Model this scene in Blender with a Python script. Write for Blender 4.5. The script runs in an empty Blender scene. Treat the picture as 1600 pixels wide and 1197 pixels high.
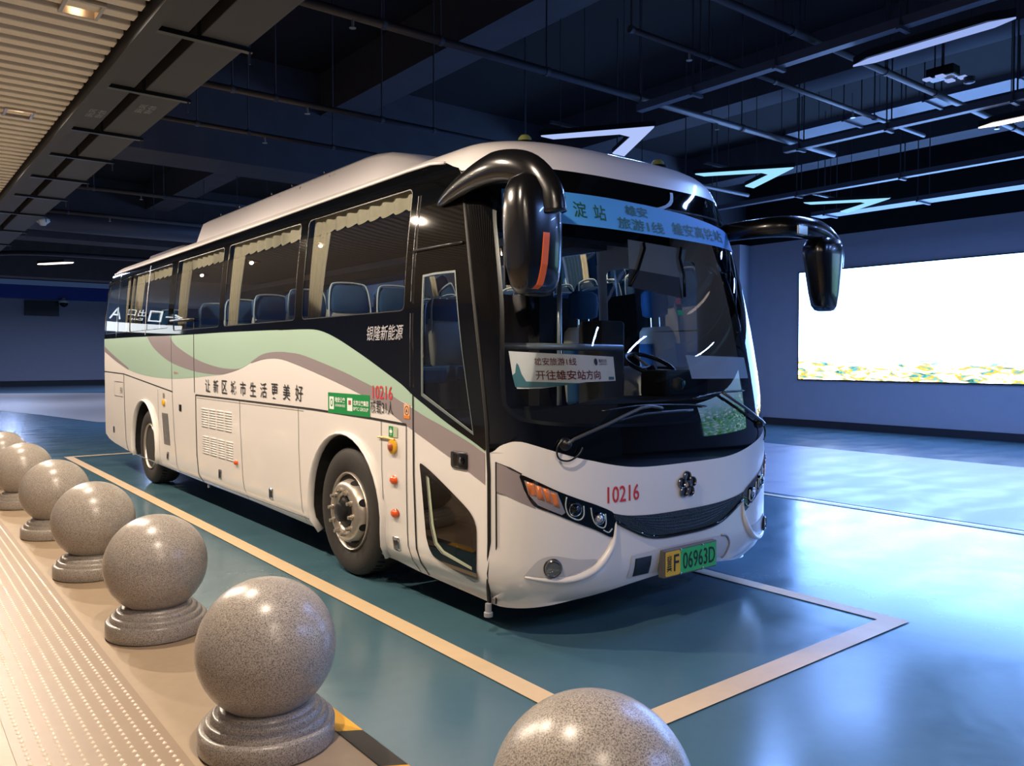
import bpy, bmesh, math, random
from mathutils import Vector, Matrix
sc = bpy.context.scene
C = sc.collection
R = math.radians
PI = math.pi
random.seed(7)

# ------------------------------------------------------------------ camera, world, exposure
cam_d = bpy.data.cameras.new('camera'); cam = bpy.data.objects.new('camera', cam_d); C.objects.link(cam)
cam_d.sensor_width = 36.0; cam_d.lens = 1264 / 1600 * 36; cam_d.clip_end = 300
cam.location = (0, 0, 1.7); cam.rotation_euler = (R(90 - 1.8126), 0, -math.atan(1000 / 1264))
sc.camera = cam
world = bpy.data.worlds.new('world'); sc.world = world; world.use_nodes = True
wb = world.node_tree.nodes['Background']; wb.inputs[0].default_value = (0.20, 0.36, 0.85, 1); wb.inputs[1].default_value = 0.10
sc.view_settings.view_transform = 'Standard'; sc.view_settings.look = 'None'
sc.view_settings.gamma = 1; sc.view_settings.use_curve_mapping = False
sc.view_settings.exposure = 0.0
SCREEN_E = 15.0      # strength of the LED wall
SPOT_W = 390        # watts of one ceiling downlight

# ------------------------------------------------------------------ materials
MATS = {}
def srgb(h):
    if isinstance(h, str):
        v = [int(h[i:i + 2], 16) / 255 for i in (0, 2, 4)]
        return tuple(x / 12.92 if x <= .04045 else ((x + .055) / 1.055) ** 2.4 for x in v)
    return h
def mat(name, col=(.5, .5, .5), rough=.5, metal=0, emit=0, coat=0, noise=0, nscale=20, spec=.5, bump=0, bscale=40):
    if name in MATS: return MATS[name]
    m = bpy.data.materials.new(name); m.use_nodes = True; nt = m.node_tree; b = nt.nodes['Principled BSDF']
    c = srgb(col)
    b.inputs['Base Color'].default_value = (*c, 1); b.inputs['Roughness'].default_value = rough; b.inputs['Metallic'].default_value = metal
    b.inputs['Specular IOR Level'].default_value = spec; b.inputs['Coat Weight'].default_value = coat; b.inputs['Coat Roughness'].default_value = .03
    if emit:
        b.inputs['Emission Color'].default_value = (*c, 1); b.inputs['Emission Strength'].default_value = emit
    tc = nt.nodes.new('ShaderNodeTexCoord')
    if noise:
        n = nt.nodes.new('ShaderNodeTexNoise'); n.inputs['Scale'].default_value = nscale; n.inputs['Detail'].default_value = 5
        nt.links.new(tc.outputs['Object'], n.inputs['Vector'])
        mx = nt.nodes.new('ShaderNodeMix'); mx.data_type = 'RGBA'
        mx.inputs[6].default_value = (*[x * (1 - noise) for x in c], 1); mx.inputs[7].default_value = (*[min(1, x * (1 + noise)) for x in c], 1)
        nt.links.new(n.outputs[0], mx.inputs[0]); nt.links.new(mx.outputs[2], b.inputs['Base Color'])
    if bump:
        n = nt.nodes.new('ShaderNodeTexNoise'); n.inputs['Scale'].default_value = bscale; n.inputs['Detail'].default_value = 3
        nt.links.new(tc.outputs['Object'], n.inputs['Vector'])
        bp = nt.nodes.new('ShaderNodeBump'); bp.inputs['Strength'].default_value = bump; bp.inputs['Distance'].default_value = .02
        nt.links.new(n.outputs[0], bp.inputs['Height']); nt.links.new(bp.outputs[0], b.inputs['Normal'])
    MATS[name] = m; return m
def glass(name, tint, ior=1.55, refl=(1, 1, 1)):
    m = bpy.data.materials.new(name); m.use_nodes = True; nt = m.node_tree; nt.nodes.clear()
    o = nt.nodes.new('ShaderNodeOutputMaterial'); t = nt.nodes.new('ShaderNodeBsdfTransparent'); g = nt.nodes.new('ShaderNodeBsdfGlossy')
    f = nt.nodes.new('ShaderNodeFresnel'); mx = nt.nodes.new('ShaderNodeMixShader')
    t.inputs[0].default_value = (*tint, 1); g.inputs[0].default_value = (*refl, 1); g.inputs['Roughness'].default_value = 0.0
    f.inputs[0].default_value = ior
    nt.links.new(f.outputs[0], mx.inputs[0]); nt.links.new(t.outputs[0], mx.inputs[1]); nt.links.new(g.outputs[0], mx.inputs[2]); nt.links.new(mx.outputs[0], o.inputs[0])
    return m
def emission(name, col, s):
    m = bpy.data.materials.new(name); m.use_nodes = True; nt = m.node_tree; nt.nodes.clear()
    o = nt.nodes.new('ShaderNodeOutputMaterial'); e = nt.nodes.new('ShaderNodeEmission'); e.inputs[0].default_value = (*srgb(col), 1); e.inputs[1].default_value = s
    nt.links.new(e.outputs[0], o.inputs[0]); return m

WHITE = mat('white_paint', 'dcd8d4', .28, coat=.5)
MINT = mat('mint_paint', '9db8a6', .3, coat=.5)
GREYP = mat('taupe_paint', '8a8082', .3, coat=.5)
BLACKG = mat('black_gloss', '07080a', .035, spec=.5)
BLACK = mat('black_plastic', '0b0b0d', .35)
RUBBER = mat('black_rubber', '0d0d0d', .6)
TYRE = mat('tyre_rubber', '2a2724', .75, noise=.25, nscale=30)
STEEL = mat('painted_steel', 'b5aca0', .35, metal=.75, noise=.2, nscale=25)
HUBD = mat('dark_hub_metal', '2b2b2c', .4, metal=.6)
CHROME = mat('chrome', 'd6d8da', .12, metal=1)
ORANGE = mat('orange_lens', 'd9541a', .2, coat=.5)
AMBER = mat('amber_lens', 'c9703c', .25, coat=.6)
AMBERST = mat('orange_reflector', 'c4571a', .4)
SILV = mat('silver_reflector', 'b9b3b8', .25, metal=.7)
YELLOW = mat('yellow_plastic', 'd6a21c', .35)
RED = mat('red_vinyl', 'c0333c', .4)
BLACKV = mat('black_vinyl', '1c191b', .5)
GREYV = mat('silver_vinyl', '9a9aa0', .4, metal=.2)
GREENV = mat('green_vinyl', '0a8040', .4)
WHITEV = mat('white_vinyl', 'dfe6df', .4)
PLATEG = mat('plate_green', '2fae5d', .35)
PLATEY = mat('plate_yellow', 'd9a92c', .35)
FRAMEG = mat('plate_frame_grey', '55524f', .45)
BANNERB = mat('banner_blue', '3b88ca', .6)
BANNERG = mat('banner_green_text', '0a4420', .6)
SEATB = mat('seat_blue_fabric', '23557f', .85, noise=.15, nscale=60)
SEATW = mat('seat_beige_leather', 'b5b3a6', .6)
PIPING = mat('seat_white_piping', 'cfdcdc', .5)
CURTAIN = mat('curtain_fabric', 'a59c86', .9, noise=.12, nscale=30)
INTER = mat('interior_panel', '6c7076', .7)
INTERD = mat('interior_dark', '141518', .8)
BOARD = mat('white_board', 'd8dade', .5)
BOARDT = mat('board_teal', '336f80', .5)
MAROON = mat('maroon_print', '6d1a26', .5)
GRAB = mat('grey_grab_rail', '8d9699', .3, metal=.4)
SIDEGL = glass('side_glass', (.80, .84, .86), 1.5)
DOORGL = glass('door_glass', (.6, .64, .66), 1.5)
WSGL = glass('windshield_glass', (.88, .92, .92), 1.45)
LENSGL = glass('lens_glass', (.9, .93, .95), 1.5)
CONC = mat('dark_concrete', '3b3c42', .85, noise=.25, nscale=3)
CEILM = mat('black_ceiling', '06070b', .95, noise=.3, nscale=2)
PIPEM = mat('dark_pipe', '3a3d45', .5, metal=.2)
TRAYM = mat('grey_tray', '4d5360', .5, metal=.2)
DUCTM = mat('dark_duct_panel', '2e3034', .6, noise=.2, nscale=4)
SLATM = mat('beige_slat', 'e0dacd', .6)
WALLM = mat('grey_wall', 'a5a8b4', .8, noise=.06, nscale=4)
SKIRT = mat('dark_skirting', '20222b', .6)
ARROWL = emission('arrow_light', 'b4c8ff', .95)
ARROWC = emission('arrow_light_cyan', '9adcff', 1.1)
BARL = emission('bar_light', 'a4bcff', .85)
BARW = emission('bar_light_warm', 'ffeadf', 3.0)
LAMP = emission('downlight_lamp', 'ffd0a0', 16)
SIGNW = emission('sign_white', 'f2faff', 3.0)
SIGND = mat('sign_dark_panel', '0c1116', .4)

def granite():
    m = mat('granite', 'b7a99c', .3); nt = m.node_tree; b = nt.nodes['Principled BSDF']
    tc = nt.nodes.new('ShaderNodeTexCoord'); mp = nt.nodes.new('ShaderNodeMapping'); nt.links.new(tc.outputs['Object'], mp.inputs[0])
    oi = nt.nodes.new('ShaderNodeObjectInfo'); nt.links.new(oi.outputs['Random'], mp.inputs['Location'])
    n1 = nt.nodes.new('ShaderNodeTexNoise'); n1.inputs['Scale'].default_value = 210; n1.inputs['Detail'].default_value = 4
    v = nt.nodes.new('ShaderNodeTexVoronoi'); v.inputs['Scale'].default_value = 300
    for n in (n1, v): nt.links.new(mp.outputs[0], n.inputs['Vector'])
    r = nt.nodes.new('ShaderNodeValToRGB'); e = r.color_ramp.elements
    e[0].position = .38; e[0].color = (*srgb('4a4441'), 1); e[1].position = .48; e[1].color = (*srgb('9a928a'), 1)
    x = e.new(.62); x.color = (*srgb('bcb4aa'), 1)
    nt.links.new(n1.outputs[0], r.inputs[0])
    r2 = nt.nodes.new('ShaderNodeValToRGB'); r2.color_ramp.elements[0].color = (*srgb('6f6761'), 1); r2.color_ramp.elements[1].color = (*srgb('b2aba2'), 1)
    nt.links.new(v.outputs['Color'], r2.inputs[0])
    mx = nt.nodes.new('ShaderNodeMix'); mx.data_type = 'RGBA'; mx.inputs[0].default_value = .3
    nt.links.new(r.outputs[0], mx.inputs[6]); nt.links.new(r2.outputs[0], mx.inputs[7]); nt.links.new(mx.outputs[2], b.inputs['Base Color'])
    return m
GRAN = granite()
def floor_mat(name, c1, c2, r1, r2, swirl=True, spec=.5):
    m = mat(name, c1, r1, spec=spec); nt = m.node_tree; b = nt.nodes['Principled BSDF']
    tc = nt.nodes.new('ShaderNodeTexCoord')
    n1 = nt.nodes.new('ShaderNodeTexNoise'); n1.inputs['Scale'].default_value = .9; n1.inputs['Detail'].default_value = 6; n1.inputs['Distortion'].default_value = 1.6
    n2 = nt.nodes.new('ShaderNodeTexNoise'); n2.inputs['Scale'].default_value = 14; n2.inputs['Detail'].default_value = 4
    w = nt.nodes.new('ShaderNodeTexWave'); w.wave_type = 'RINGS'; w.inputs['Scale'].default_value = .55; w.inputs['Distortion'].default_value = 9; w.inputs['Detail'].default_value = 3; w.inputs['Detail Scale'].default_value = .7
    mp = nt.nodes.new('ShaderNodeMapping'); mp.inputs['Location'].default_value = (-9.5, -4.2, 0)
    nt.links.new(tc.outputs['Object'], mp.inputs[0]); nt.links.new(mp.outputs[0], w.inputs['Vector'])
    for n in (n1, n2): nt.links.new(tc.outputs['Object'], n.inputs['Vector'])
    mx = nt.nodes.new('ShaderNodeMix'); mx.data_type = 'RGBA'; mx.inputs[6].default_value = (*srgb(c1), 1); mx.inputs[7].default_value = (*srgb(c2), 1)
    ad = nt.nodes.new('ShaderNodeMath'); ad.operation = 'MULTIPLY_ADD'; ad.inputs[1].default_value = .35; nt.links.new(n2.outputs[0], ad.inputs[0]); nt.links.new(n1.outputs[0], ad.inputs[2])
    s = nt.nodes.new('ShaderNodeMapRange'); s.inputs[1].default_value = .45; s.inputs[2].default_value = .9
    nt.links.new(ad.outputs[0], s.inputs[0]); nt.links.new(s.outputs[0], mx.inputs[0]); nt.links.new(mx.outputs[2], b.inputs['Base Color'])
    rr = nt.nodes.new('ShaderNodeMapRange'); rr.inputs[3].default_value = r1; rr.inputs[4].default_value = r2
    if swirl:
        a2 = nt.nodes.new('ShaderNodeMath'); a2.operation = 'MULTIPLY_ADD'; a2.inputs[1].default_value = .45
        nt.links.new(w.outputs['Fac'], a2.inputs[0]); nt.links.new(s.outputs[0], a2.inputs[2]); nt.links.new(a2.outputs[0], rr.inputs[0])
    else: nt.links.new(s.outputs[0], rr.inputs[0])
    nt.links.new(rr.outputs[0], b.inputs['Roughness'])
    return m
FLOORB = floor_mat('blue_epoxy_floor', '42626f', '496a77', .16, .24, spec=.9)
FLOORT = floor_mat('tan_platform_floor', 'a28e76', '99866f', .4, .5, False)
LANEM = floor_mat('pale_lane_paint', '8b8893', '948f96', .3, .45)
STRIPE = floor_mat('cream_line_paint', 'd8bd95', 'cbb18c', .4, .5, False)
TACT = mat('tactile_tile', '88745f', .42, noise=.08, nscale=8)
HAZ_Y = mat('hazard_yellow', 'd9a02a', .5)
HAZ_K = mat('hazard_black', '2b2824', .5)

# ------------------------------------------------------------------ mesh helpers
def finish(name, bm, m, parent=None, smooth=False, bevel=0, normals=None, auto=None):
    me = bpy.data.meshes.new(name); 
    org = Vector((0, 0, 0))
    if parent is not None: org = WORLD_LOC[parent]
    if org.length: bmesh.ops.translate(bm, verts=bm.verts, vec=-org)
    bm.to_mesh(me); bm.free()
    for mm in (m if isinstance(m, (list, tuple)) else [m]): me.materials.append(mm)
    if smooth:
        me.polygons.foreach_set('use_smooth', [True] * len(me.polygons))
        if auto: me.set_sharp_from_angle(angle=R(auto))
    if normals: me.normals_split_custom_set_from_vertices(normals)
    o = bpy.data.objects.new(name, me); C.objects.link(o)
    if parent is not None: o.parent = parent
    WORLD_LOC[o] = org.copy()
    if bevel:
        b = o.modifiers.new('bevel', 'BEVEL'); b.width = bevel; b.segments = 2; b.limit_method = 'ANGLE'
    return o
WORLD_LOC = {}
def empty(name, loc, label=None, cat=None, group=None, parent=None):
    o = bpy.data.objects.new(name, None); C.objects.link(o); o.empty_display_size = .2
    loc = Vector(loc)
    o.location = loc - (WORLD_LOC[parent] if parent else Vector((0, 0, 0)))
    if parent: o.parent = parent
    WORLD_LOC[o] = loc
    tag(o, label, cat, group); return o
def tag(o, label=None, cat=None, group=None, kind=None):
    if label: o['label'] = label
    if cat: o['category'] = cat
    if group: o['group'] = group
    if kind: o['kind'] = kind
    return o
def struct(name, bm, m, **k):
    return tag(finish(name, bm, m, **k), kind='structure')
def box(bm, x0, x1, y0, y1, z0, z1, mi=0):
    v = [bm.verts.new((x, y, z)) for x in (x0, x1) for y in (y0, y1) for z in (z0, z1)]
    for f in ((0, 1, 3, 2), (4, 6, 7, 5), (0, 4, 5, 1), (2, 3, 7, 6), (0, 2, 6, 4), (1, 5, 7, 3)):
        bm.faces.new([v[i] for i in f]).material_index = mi
    return bm
def B(*a): return box(bmesh.new(), *a)
def frame_at(d):
    d = d.normalized(); a = Vector((0, 0, 1)) if abs(d.z) < .9 else Vector((1, 0, 0))
    n = d.cross(a).normalized(); return n, d.cross(n).normalized()
def tube(bm, pts, r, seg=10, cap=True, closed=False, sq=1.0, up=None):
    pts = [Vector(p) for p in pts]; rs = r if isinstance(r, (list, tuple)) else [r] * len(pts)
    rings = []; n = len(pts); pn = None
    for i, p in enumerate(pts):
        if closed: t = pts[(i + 1) % n] - pts[i - 1]
        else: t = pts[min(i + 1, n - 1)] - pts[max(i - 1, 0)]
        t.normalize()
        if up is not None: pn_ = Vector(up)
        else: pn_ = pn if pn is not None else frame_at(t)[0]
        a = (pn_ - t * pn_.dot(t)).normalized(); pn = a; b = t.cross(a)
        rings.append([bm.verts.new(p + (a * math.cos(2 * PI * k / seg) + b * math.sin(2 * PI * k / seg) * sq) * rs[i]) for k in range(seg)])
    for i in range(n if closed else n - 1):
        A, Bq = rings[i], rings[(i + 1) % n]
        for k in range(seg): bm.faces.new((A[k], A[(k + 1) % seg], Bq[(k + 1) % seg], Bq[k]))
    if cap and not closed: bm.faces.new(rings[0][::-1]); bm.faces.new(rings[-1])
    return bm
def T(pts, r, **k): return tube(bmesh.new(), pts, r, **k)
def lathe(bm, prof, origin, axis='z', seg=48, mi=0):
    """prof: list of (radius, along)"""
    o = Vector(origin); rings = []
    for r, h in prof:
        ring = []
        for k in range(seg):
            a = 2 * PI * k / seg; c, s = r * math.cos(a), r * math.sin(a)
            p = Vector((c, s, h)) if axis == 'z' else (Vector((h, c, s)) if axis == 'x' else Vector((c, h, s)))
            ring.append(bm.verts.new(o + p))
        rings.append(ring)
    for A, Bq in zip(rings, rings[1:]):
        for k in range(seg): bm.faces.new((A[k], A[(k + 1) % seg], Bq[(k + 1) % seg], Bq[k])).material_index = mi
    for ring in (rings[0], rings[-1]):
        if (ring[0].co - ring[seg // 2].co).length > 1e-4: bm.faces.new(ring).material_index = mi
    bmesh.ops.remove_doubles(bm, verts=bm.verts, dist=1e-5)
    return bm
def L(prof, origin, axis='z', seg=48): return lathe(bmesh.new(), prof, origin, axis, seg)
def smooth_path(pts, n=6, closed=False):
    P = [Vector(p) for p in pts]; out = []; N = len(P)
    for i in range(N if closed else N - 1):
        g = (lambda j: P[j % N]) if closed else (lambda j: P[max(0, min(N - 1, j))])
        p0, p1, p2, p3 = g(i - 1), g(i), g(i + 1), g(i + 2)
        for k in range(n):
            t = k / n
            out.append(.5 * ((2 * p1) + (p2 - p0) * t + (2 * p0 - 5 * p1 + 4 * p2 - p3) * t * t + (3 * p1 - p0 - 3 * p2 + p3) * t ** 3))
    if not closed: out.append(P[-1])
    return out
def sm2(pts, n=5, closed=False): return [(p.x, p.y) for p in smooth_path([(a, b, 0) for a, b in pts], n, closed)]

# 2-D regions and lettering
def curve_to_bm(cu):
    o = bpy.data.objects.new('tmp', cu); C.objects.link(o)
    dg = bpy.context.evaluated_depsgraph_get(); me = bpy.data.meshes.new_from_object(o.evaluated_get(dg), depsgraph=dg)
    bpy.data.objects.remove(o); bpy.data.curves.remove(cu)
    bm = bmesh.new(); bm.from_mesh(me); bpy.data.meshes.remove(me); return bm
def region(outer, holes=(), du=0, dv=0):
    cu = bpy.data.curves.new('tmp', 'CURVE'); cu.dimensions = '2D'; cu.fill_mode = 'BOTH'
    for poly in [outer] + list(holes):
        s = cu.splines.new('POLY'); s.points.add(len(poly) - 1); s.use_cyclic_u = True
        for p, q in zip(s.points, poly): p.co = (q[0], q[1], 0, 1)
    return grid_cut(curve_to_bm(cu), du, dv)
def grid_cut(bm, du, dv):
    for ax, d in ((0, du), (1, dv)):
        if not d: continue
        cs = [v.co[ax] for v in bm.verts]; lo, hi = min(cs), max(cs)
        k = math.floor(lo / d) + 1
        while k * d < hi:
            co = [0, 0, 0]; no = [0, 0, 0]; co[ax] = k * d; no[ax] = 1
            bmesh.ops.bisect_plane(bm, geom=bm.verts[:] + bm.edges[:] + bm.faces[:], plane_co=co, plane_no=no, dist=1e-6); k += 1
    return bm
def text(body, x0, x1, y0, y1, bold=0, shear=0, fit=True):
    cu = bpy.data.curves.new('tmp', 'FONT'); cu.body = body; cu.offset = bold; cu.shear = shear; cu.resolution_u = 3
    bm = curve_to_bm(cu)
    xs = [v.co.x for v in bm.verts]; ys = [v.co.y for v in bm.verts]; a, b, c, d = min(xs), max(xs), min(ys), max(ys)
    for v in bm.verts: v.co = (x0 + (v.co.x - a) / (b - a) * (x1 - x0), y0 + (v.co.y - c) / (d - c) * (y1 - y0), 0)
    return bm
def rect(u0, u1, v0, v1, r=0, n=4):
    if not r: return [(u0, v0), (u1, v0), (u1, v1), (u0, v1)]
    out = []
    su = 1 if u1 > u0 else -1
    for cx, cy, a0 in ((u1 - su * r, v0 + r, -90), (u1 - su * r, v1 - r, 0), (u0 + su * r, v1 - r, 90), (u0 + su * r, v0 + r, 180)):
        for k in range(n + 1):
            a = R(a0 + 90 * k / n); out.append((cx + su * r * math.cos(a), cy + r * math.sin(a)))
    return out
def circ(cx, cy, rx, ry=None, n=24): return [(cx + rx * math.cos(2 * PI * k / n), cy + (ry or rx) * math.sin(2 * PI * k / n)) for k in range(n)]

# ------------------------------------------------------------------ coach surfaces
XC, HW, PP, QQ, DD = 4.15, 1.27, 3.6, 2.0, .44
KZ = [.22, .27, .32, .4, .5, 1.0, 1.25, 1.6, 2.0, 2.4, 2.8, 2.93, 3.02, 3.09, 3.15, 3.19, 3.21]
KD = [.09, .05, .02, 0, 0, 0, 0, 0, .005, .03, .075, .095, .14, .23, .40, .66, 1.0]
KN = [3.54, 3.49, 3.46, 3.43, 3.42, 3.42, 3.435, 3.49, 3.57, 3.67, 3.79, 3.84, 3.89, 3.98, 4.17, 4.45, 4.95]
KR = [14.1, 14.2, 14.25, 14.28, 14.28, 14.28, 14.28, 14.28, 14.26, 14.22, 14.14, 14.08, 13.98, 13.85, 13.6, 13.3, 12.9]
def ip(z, K):
    if z <= KZ[0]: return K[0]
    for i in range(len(KZ) - 1):
        if z <= KZ[i + 1]:
            t = (z - KZ[i]) / (KZ[i + 1] - KZ[i])
            # Catmull-Rom for a smooth profile
            p0, p1, p2, p3 = K[max(i - 1, 0)], K[i], K[i + 1], K[min(i + 2, len(K) - 1)]
            h = KZ[i + 1] - KZ[i]
            m1 = (p2 - p0) / (KZ[i + 1] - KZ[max(i - 1, 0)]) * h; m2 = (p3 - p1) / (KZ[min(i + 2, len(K) - 1)] - KZ[i]) * h
            return (2 * t ** 3 - 3 * t * t + 1) * p1 + (t ** 3 - 2 * t * t + t) * m1 + (-2 * t ** 3 + 3 * t * t) * p2 + (t ** 3 - t * t) * m2
    return K[-1]
def f_pt(s, z):
    s = max(-1, min(1, s)); a_ = abs(s); a_ += .03 * max(0, 1 - ((a_ - .82) / .2) ** 2); s = math.copysign(min(1, a_), s)
    return Vector((XC + s * (HW - ip(z, KD)), ip(z, KN) + DD - DD * max(0, 1 - abs(s) ** PP) ** (1 / QQ), z))
def r_pt(s, z):
    s = max(-1, min(1, s))
    return Vector((XC + s * (HW - ip(z, KD)), ip(z, KR) - .28 + .28 * max(0, 1 - abs(s) ** 4) ** .5, z))
def s_pt(y, z): return Vector((XC - HW + ip(z, KD), y, z))
def o_pt(y, z): return Vector((XC + HW - ip(z, KD), y, z))
def mapper(pt, inward):
    def f(u, v, off):
        e = 2e-3
        uu = max(-1 + 2 * e, min(1 - 2 * e, u)) if pt in (f_pt, r_pt) else u
        a = pt(uu + e, v) - pt(uu - e, v); b = pt(u, v + e) - pt(u, v - e)
        if b.length < 1e-9: b = Vector((0, 0, 1))
        n = a.cross(b).normalized()
        if n.dot(inward) > 0: n = -n
        return pt(u, v) + n * off, n
    return f
SIDE = mapper(s_pt, Vector((1, 0, 0))); OSIDE = mapper(o_pt, Vector((-1, 0, 0)))
FRONT = mapper(f_pt, Vector((0, 1, 0))); REAR = mapper(r_pt, Vector((0, -1, 0)))
def surf(name, parts, mp, parent, thick=0):
    """parts: list of (2-D bmesh, material, offset); all end in one mesh lying on the coach surface"""
    out = bmesh.new(); mats = []; normals = []
    for bm, m, off in parts:
        if m not in mats: mats.append(m)
        mi = mats.index(m); vm = {}
        for v in bm.verts:
            p, n = mp(v.co.x, v.co.y, off); vm[v] = out.verts.new(p); normals.append(n)
            if thick: pass
        for f in bm.faces:
            try:
                nf = out.faces.new([vm[v] for v in f.verts]); nf.material_index = mi; nf.smooth = True
            except ValueError: pass
        bm.free()
    out.verts.index_update()
    for f in out.faces:
        f.normal_update()
        if f.normal.dot(normals[f.verts[0].index]) < 0: f.normal_flip()
    if thick:
        loops = [e for e in out.edges if len(e.link_faces) == 1]
        r = bmesh.ops.extrude_edge_only(out, edges=loops)
        nv = [g for g in r['geom'] if isinstance(g, bmesh.types.BMVert)]
        out.verts.index_update()
        src = {}
        for v in nv:
            for e in v.link_edges:
                w = e.other_vert(v)
                if w.index < len(normals): src[v] = w; break
        out.verts.ensure_lookup_table()
        base = len(normals)
        for v in out.verts:
            if v.index >= base:
                n = normals[src[v].index] if v in src else Vector((0, 0, 1)); normals.append(n); v.co -= n * thick
        for f in out.faces: f.smooth = True
        return finish(name, out, mats, parent)
    return finish(name, out, mats, parent, normals=normals)
def on_path(pts, mp, off): return [mp(u, v, off)[0] for u, v in pts]

# ================================================================== SETTING
# floor
struct('floor', B(1.62, 18.0, -16, 58, -.2, 0), FLOORB)
struct('floor_platform', B(-9, 1.62, -16, 58, -.2, 0), FLOORT)
def flat(pts, z=.004):
    bm = bmesh.new(); vs = [bm.verts.new((x, y, z)) for x, y in pts]; bm.faces.new(vs)
    bmesh.ops.recalc_face_normals(bm, faces=bm.faces)
    for f in bm.faces:
        if f.normal.z < 0: f.normal_flip()
    return bm
def strip(x0, x1, y0, y1, z=.004): return flat([(x0, y0), (x1, y0), (x1, y1), (x0, y1)], z)
struct('trim_1', strip(8.83, 13.9, -16, 22), LANEM)
lane = [(3.0, 31), (3.4, 29.2), (3.9, 27.2), (4.6, 23.4), (6, 21.5), (8.83, 21.9), (13.9, 21.9), (13.9, 30), (12, 40), (3.0, 46), (1.7, 46), (1.7, 33.5)]
struct('trim_2', flat(lane, .005), mat('beige_lane', '958a7e', .5))
struct('trim_3', strip(2.53, 2.66, 2.45, 15.5, .006), STRIPE)
struct('trim_4', strip(2.66, 5.07, 2.45, 2.6, .006), STRIPE)
struct('trim_5', strip(5.07, 5.2, 2.45, 15.5, .006), STRIPE)
struct('trim_6', strip(2.66, 5.07, 15.37, 15.5, .006), STRIPE)
struct('trim_7', strip(8.62, 8.72, -16, 21, .006), STRIPE)
bm = bmesh.new()                                       # yellow and black kerb strip, slanted bands
k = -16.0 + .13; i = 0
while k < 50:
    vs = [bm.verts.new(p) for p in ((1.62, k, .005), (1.72, k - .06, .005), (1.72, k + .34, .005), (1.62, k + .4, .005))]
    bm.faces.new(vs).material_index = i % 2; k += .4; i += 1
struct('trim_8', bm, [HAZ_Y, HAZ_K])
bm = bmesh.new()                                       # tactile paving with rows of studs
box(bm, .44, 1.02, -4, 32, 0, .004)
y = -.5
while y < 14.5:
    for r in range(9):
        x = .485 + r * .0615
        c0 = bm.verts.new((x, y, .013)); ring = [bm.verts.new((x + .011 * math.cos(a), y + .011 * math.sin(a), .004)) for a in [2 * PI * q / 6 for q in range(6)]]
        for q in range(6):
            f = bm.faces.new((ring[q], ring[(q + 1) % 6], c0)); f.smooth = True; f.material_index = 1
    y += .05
struct('trim_9', bm, [TACT, mat('tactile_stud', 'd9c8b6', .18, spec=.8)])
# walls and slab
struct('wall_right', B(18.0, 18.3, -16, 58, 0, 4.6), WALLM)
struct('baseboard_right', B(17.95, 18.0, -16, 50, 0, .17), SKIRT)
bm = bmesh.new(); box(bm, 17.55, 18.0, 12.75, 13.35, 0, 4.6)
struct('column_right', bm, WALLM)
struct('wall_far', B(-9, 18.3, 56, 56.3, 0, 5.2), WALLM)
struct('baseboard_far', B(-9, 18.3, 55.9, 56, 0, .3), SKIRT)
struct('beam_far', B(-9, 18.3, 55.6, 56.3, 5.2, 6.0), mat('blue_band', '2b4aa8', .5))
struct('ceiling', B(-9, 18.3, -16, 58, 6.5, 6.8), CEILM)
bm = bmesh.new(); box(bm, 18.0, 18.3, -16, 58, 4.6, 6.5)
struct('wall_right_upper', bm, CEILM)
# concrete beams
for nm, a in (('beam', (-9, 18, 12.9, 13.85, 4.8, 6.5)), ('beam', (-9, 18, 24, 24.9, 4.8, 6.5)), ('beam', (-9, 18, 36, 37, 4.8, 6.5)), ('beam', (6.05, 6.64, -16, 12.9, 5.8, 6.5)), ('beam', (6.05, 6.64, 13.85, 24, 5.8, 6.5)),
              ('beam', (11.0, 11.55, -16, 12.9, 5.8, 6.5)), ('beam', (11.0, 11.55, 13.85, 24, 5.8, 6.5)), ('beam', (15.6, 16.2, -16, 12.9, 5.8, 6.5))):
    struct(nm, B(*a), CONC)
# slatted soffit over the platform
bm = bmesh.new(); y = -8.0
while y < 30:
    box(bm, -6, 1.33, y, y + .10, 3.8, 3.92); y += .181
struct('ceiling_slats', bm, SLATM, bevel=.008)
struct('ceiling_platform', B(-6, 1.40, -8, 30, 4.0, 4.1), CEILM)
struct('trim_10', B(1.36, 1.44, -8, 30, 3.74, 4.1), DUCTM)
struct('wall_left', B(-6.2, -6, -16, 56, 0, 4.1), WALLM)

# ------------------------------------------------------------------ duct boxes along the platform edge
def duct_run():
    t = empty('ceiling_duct', (1.8, 10, 3.85), 'dark two-lane ceiling duct running beside the pale slatted soffit', 'duct')
    for x0, x1, lab in ((1.46, 1.60, None), (1.64, 1.98, None)):
        pass
    yb = [-2, .2, 2.3, 3.85, 5.6, 7.0, 8.5, 9.7, 11.0, 12.4, 14, 16, 18, 20, 23, 26]
    for y0, y1 in zip(yb, yb[1:]):
        for x0, x1 in ((1.46, 1.68), (1.76, 2.08)):
            finish('duct_panel', B(x0, x1, y0 + .04, y1 - .04, 3.84, 4.3), DUCTM, t, bevel=.006)
        finish('cross_bar', B(1.42, 2.12, y0 - .025, y0 + .025, 3.815, 3.84), BLACK, t)
        for x in (2.1,):
            finish('hanger_rod', B(x, x + .012, y0, y0 + .012, 3.74, 6.5), PIPEM, t)
    finish('duct_spine', B(1.69, 1.75, -2, 26, 4.05, 4.1), BLACK, t)
    for ya, xs in ((7.75, 1.49), (7.35, 1.80)):
        bmt = text('风阀', 0, .17, 0, .085); bmt2 = text('检修', 0, .17, -.10, -.015)
        for b_ in (bmt, bmt2):
            for v in b_.verts: v.co = Vector((xs + .02 + (.1 - v.co.y) * .7, ya + v.co.x * 1.6, 3.838))
            finish('lettering', b_, mat('grey_stencil', '8e9094', .7), t)
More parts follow.
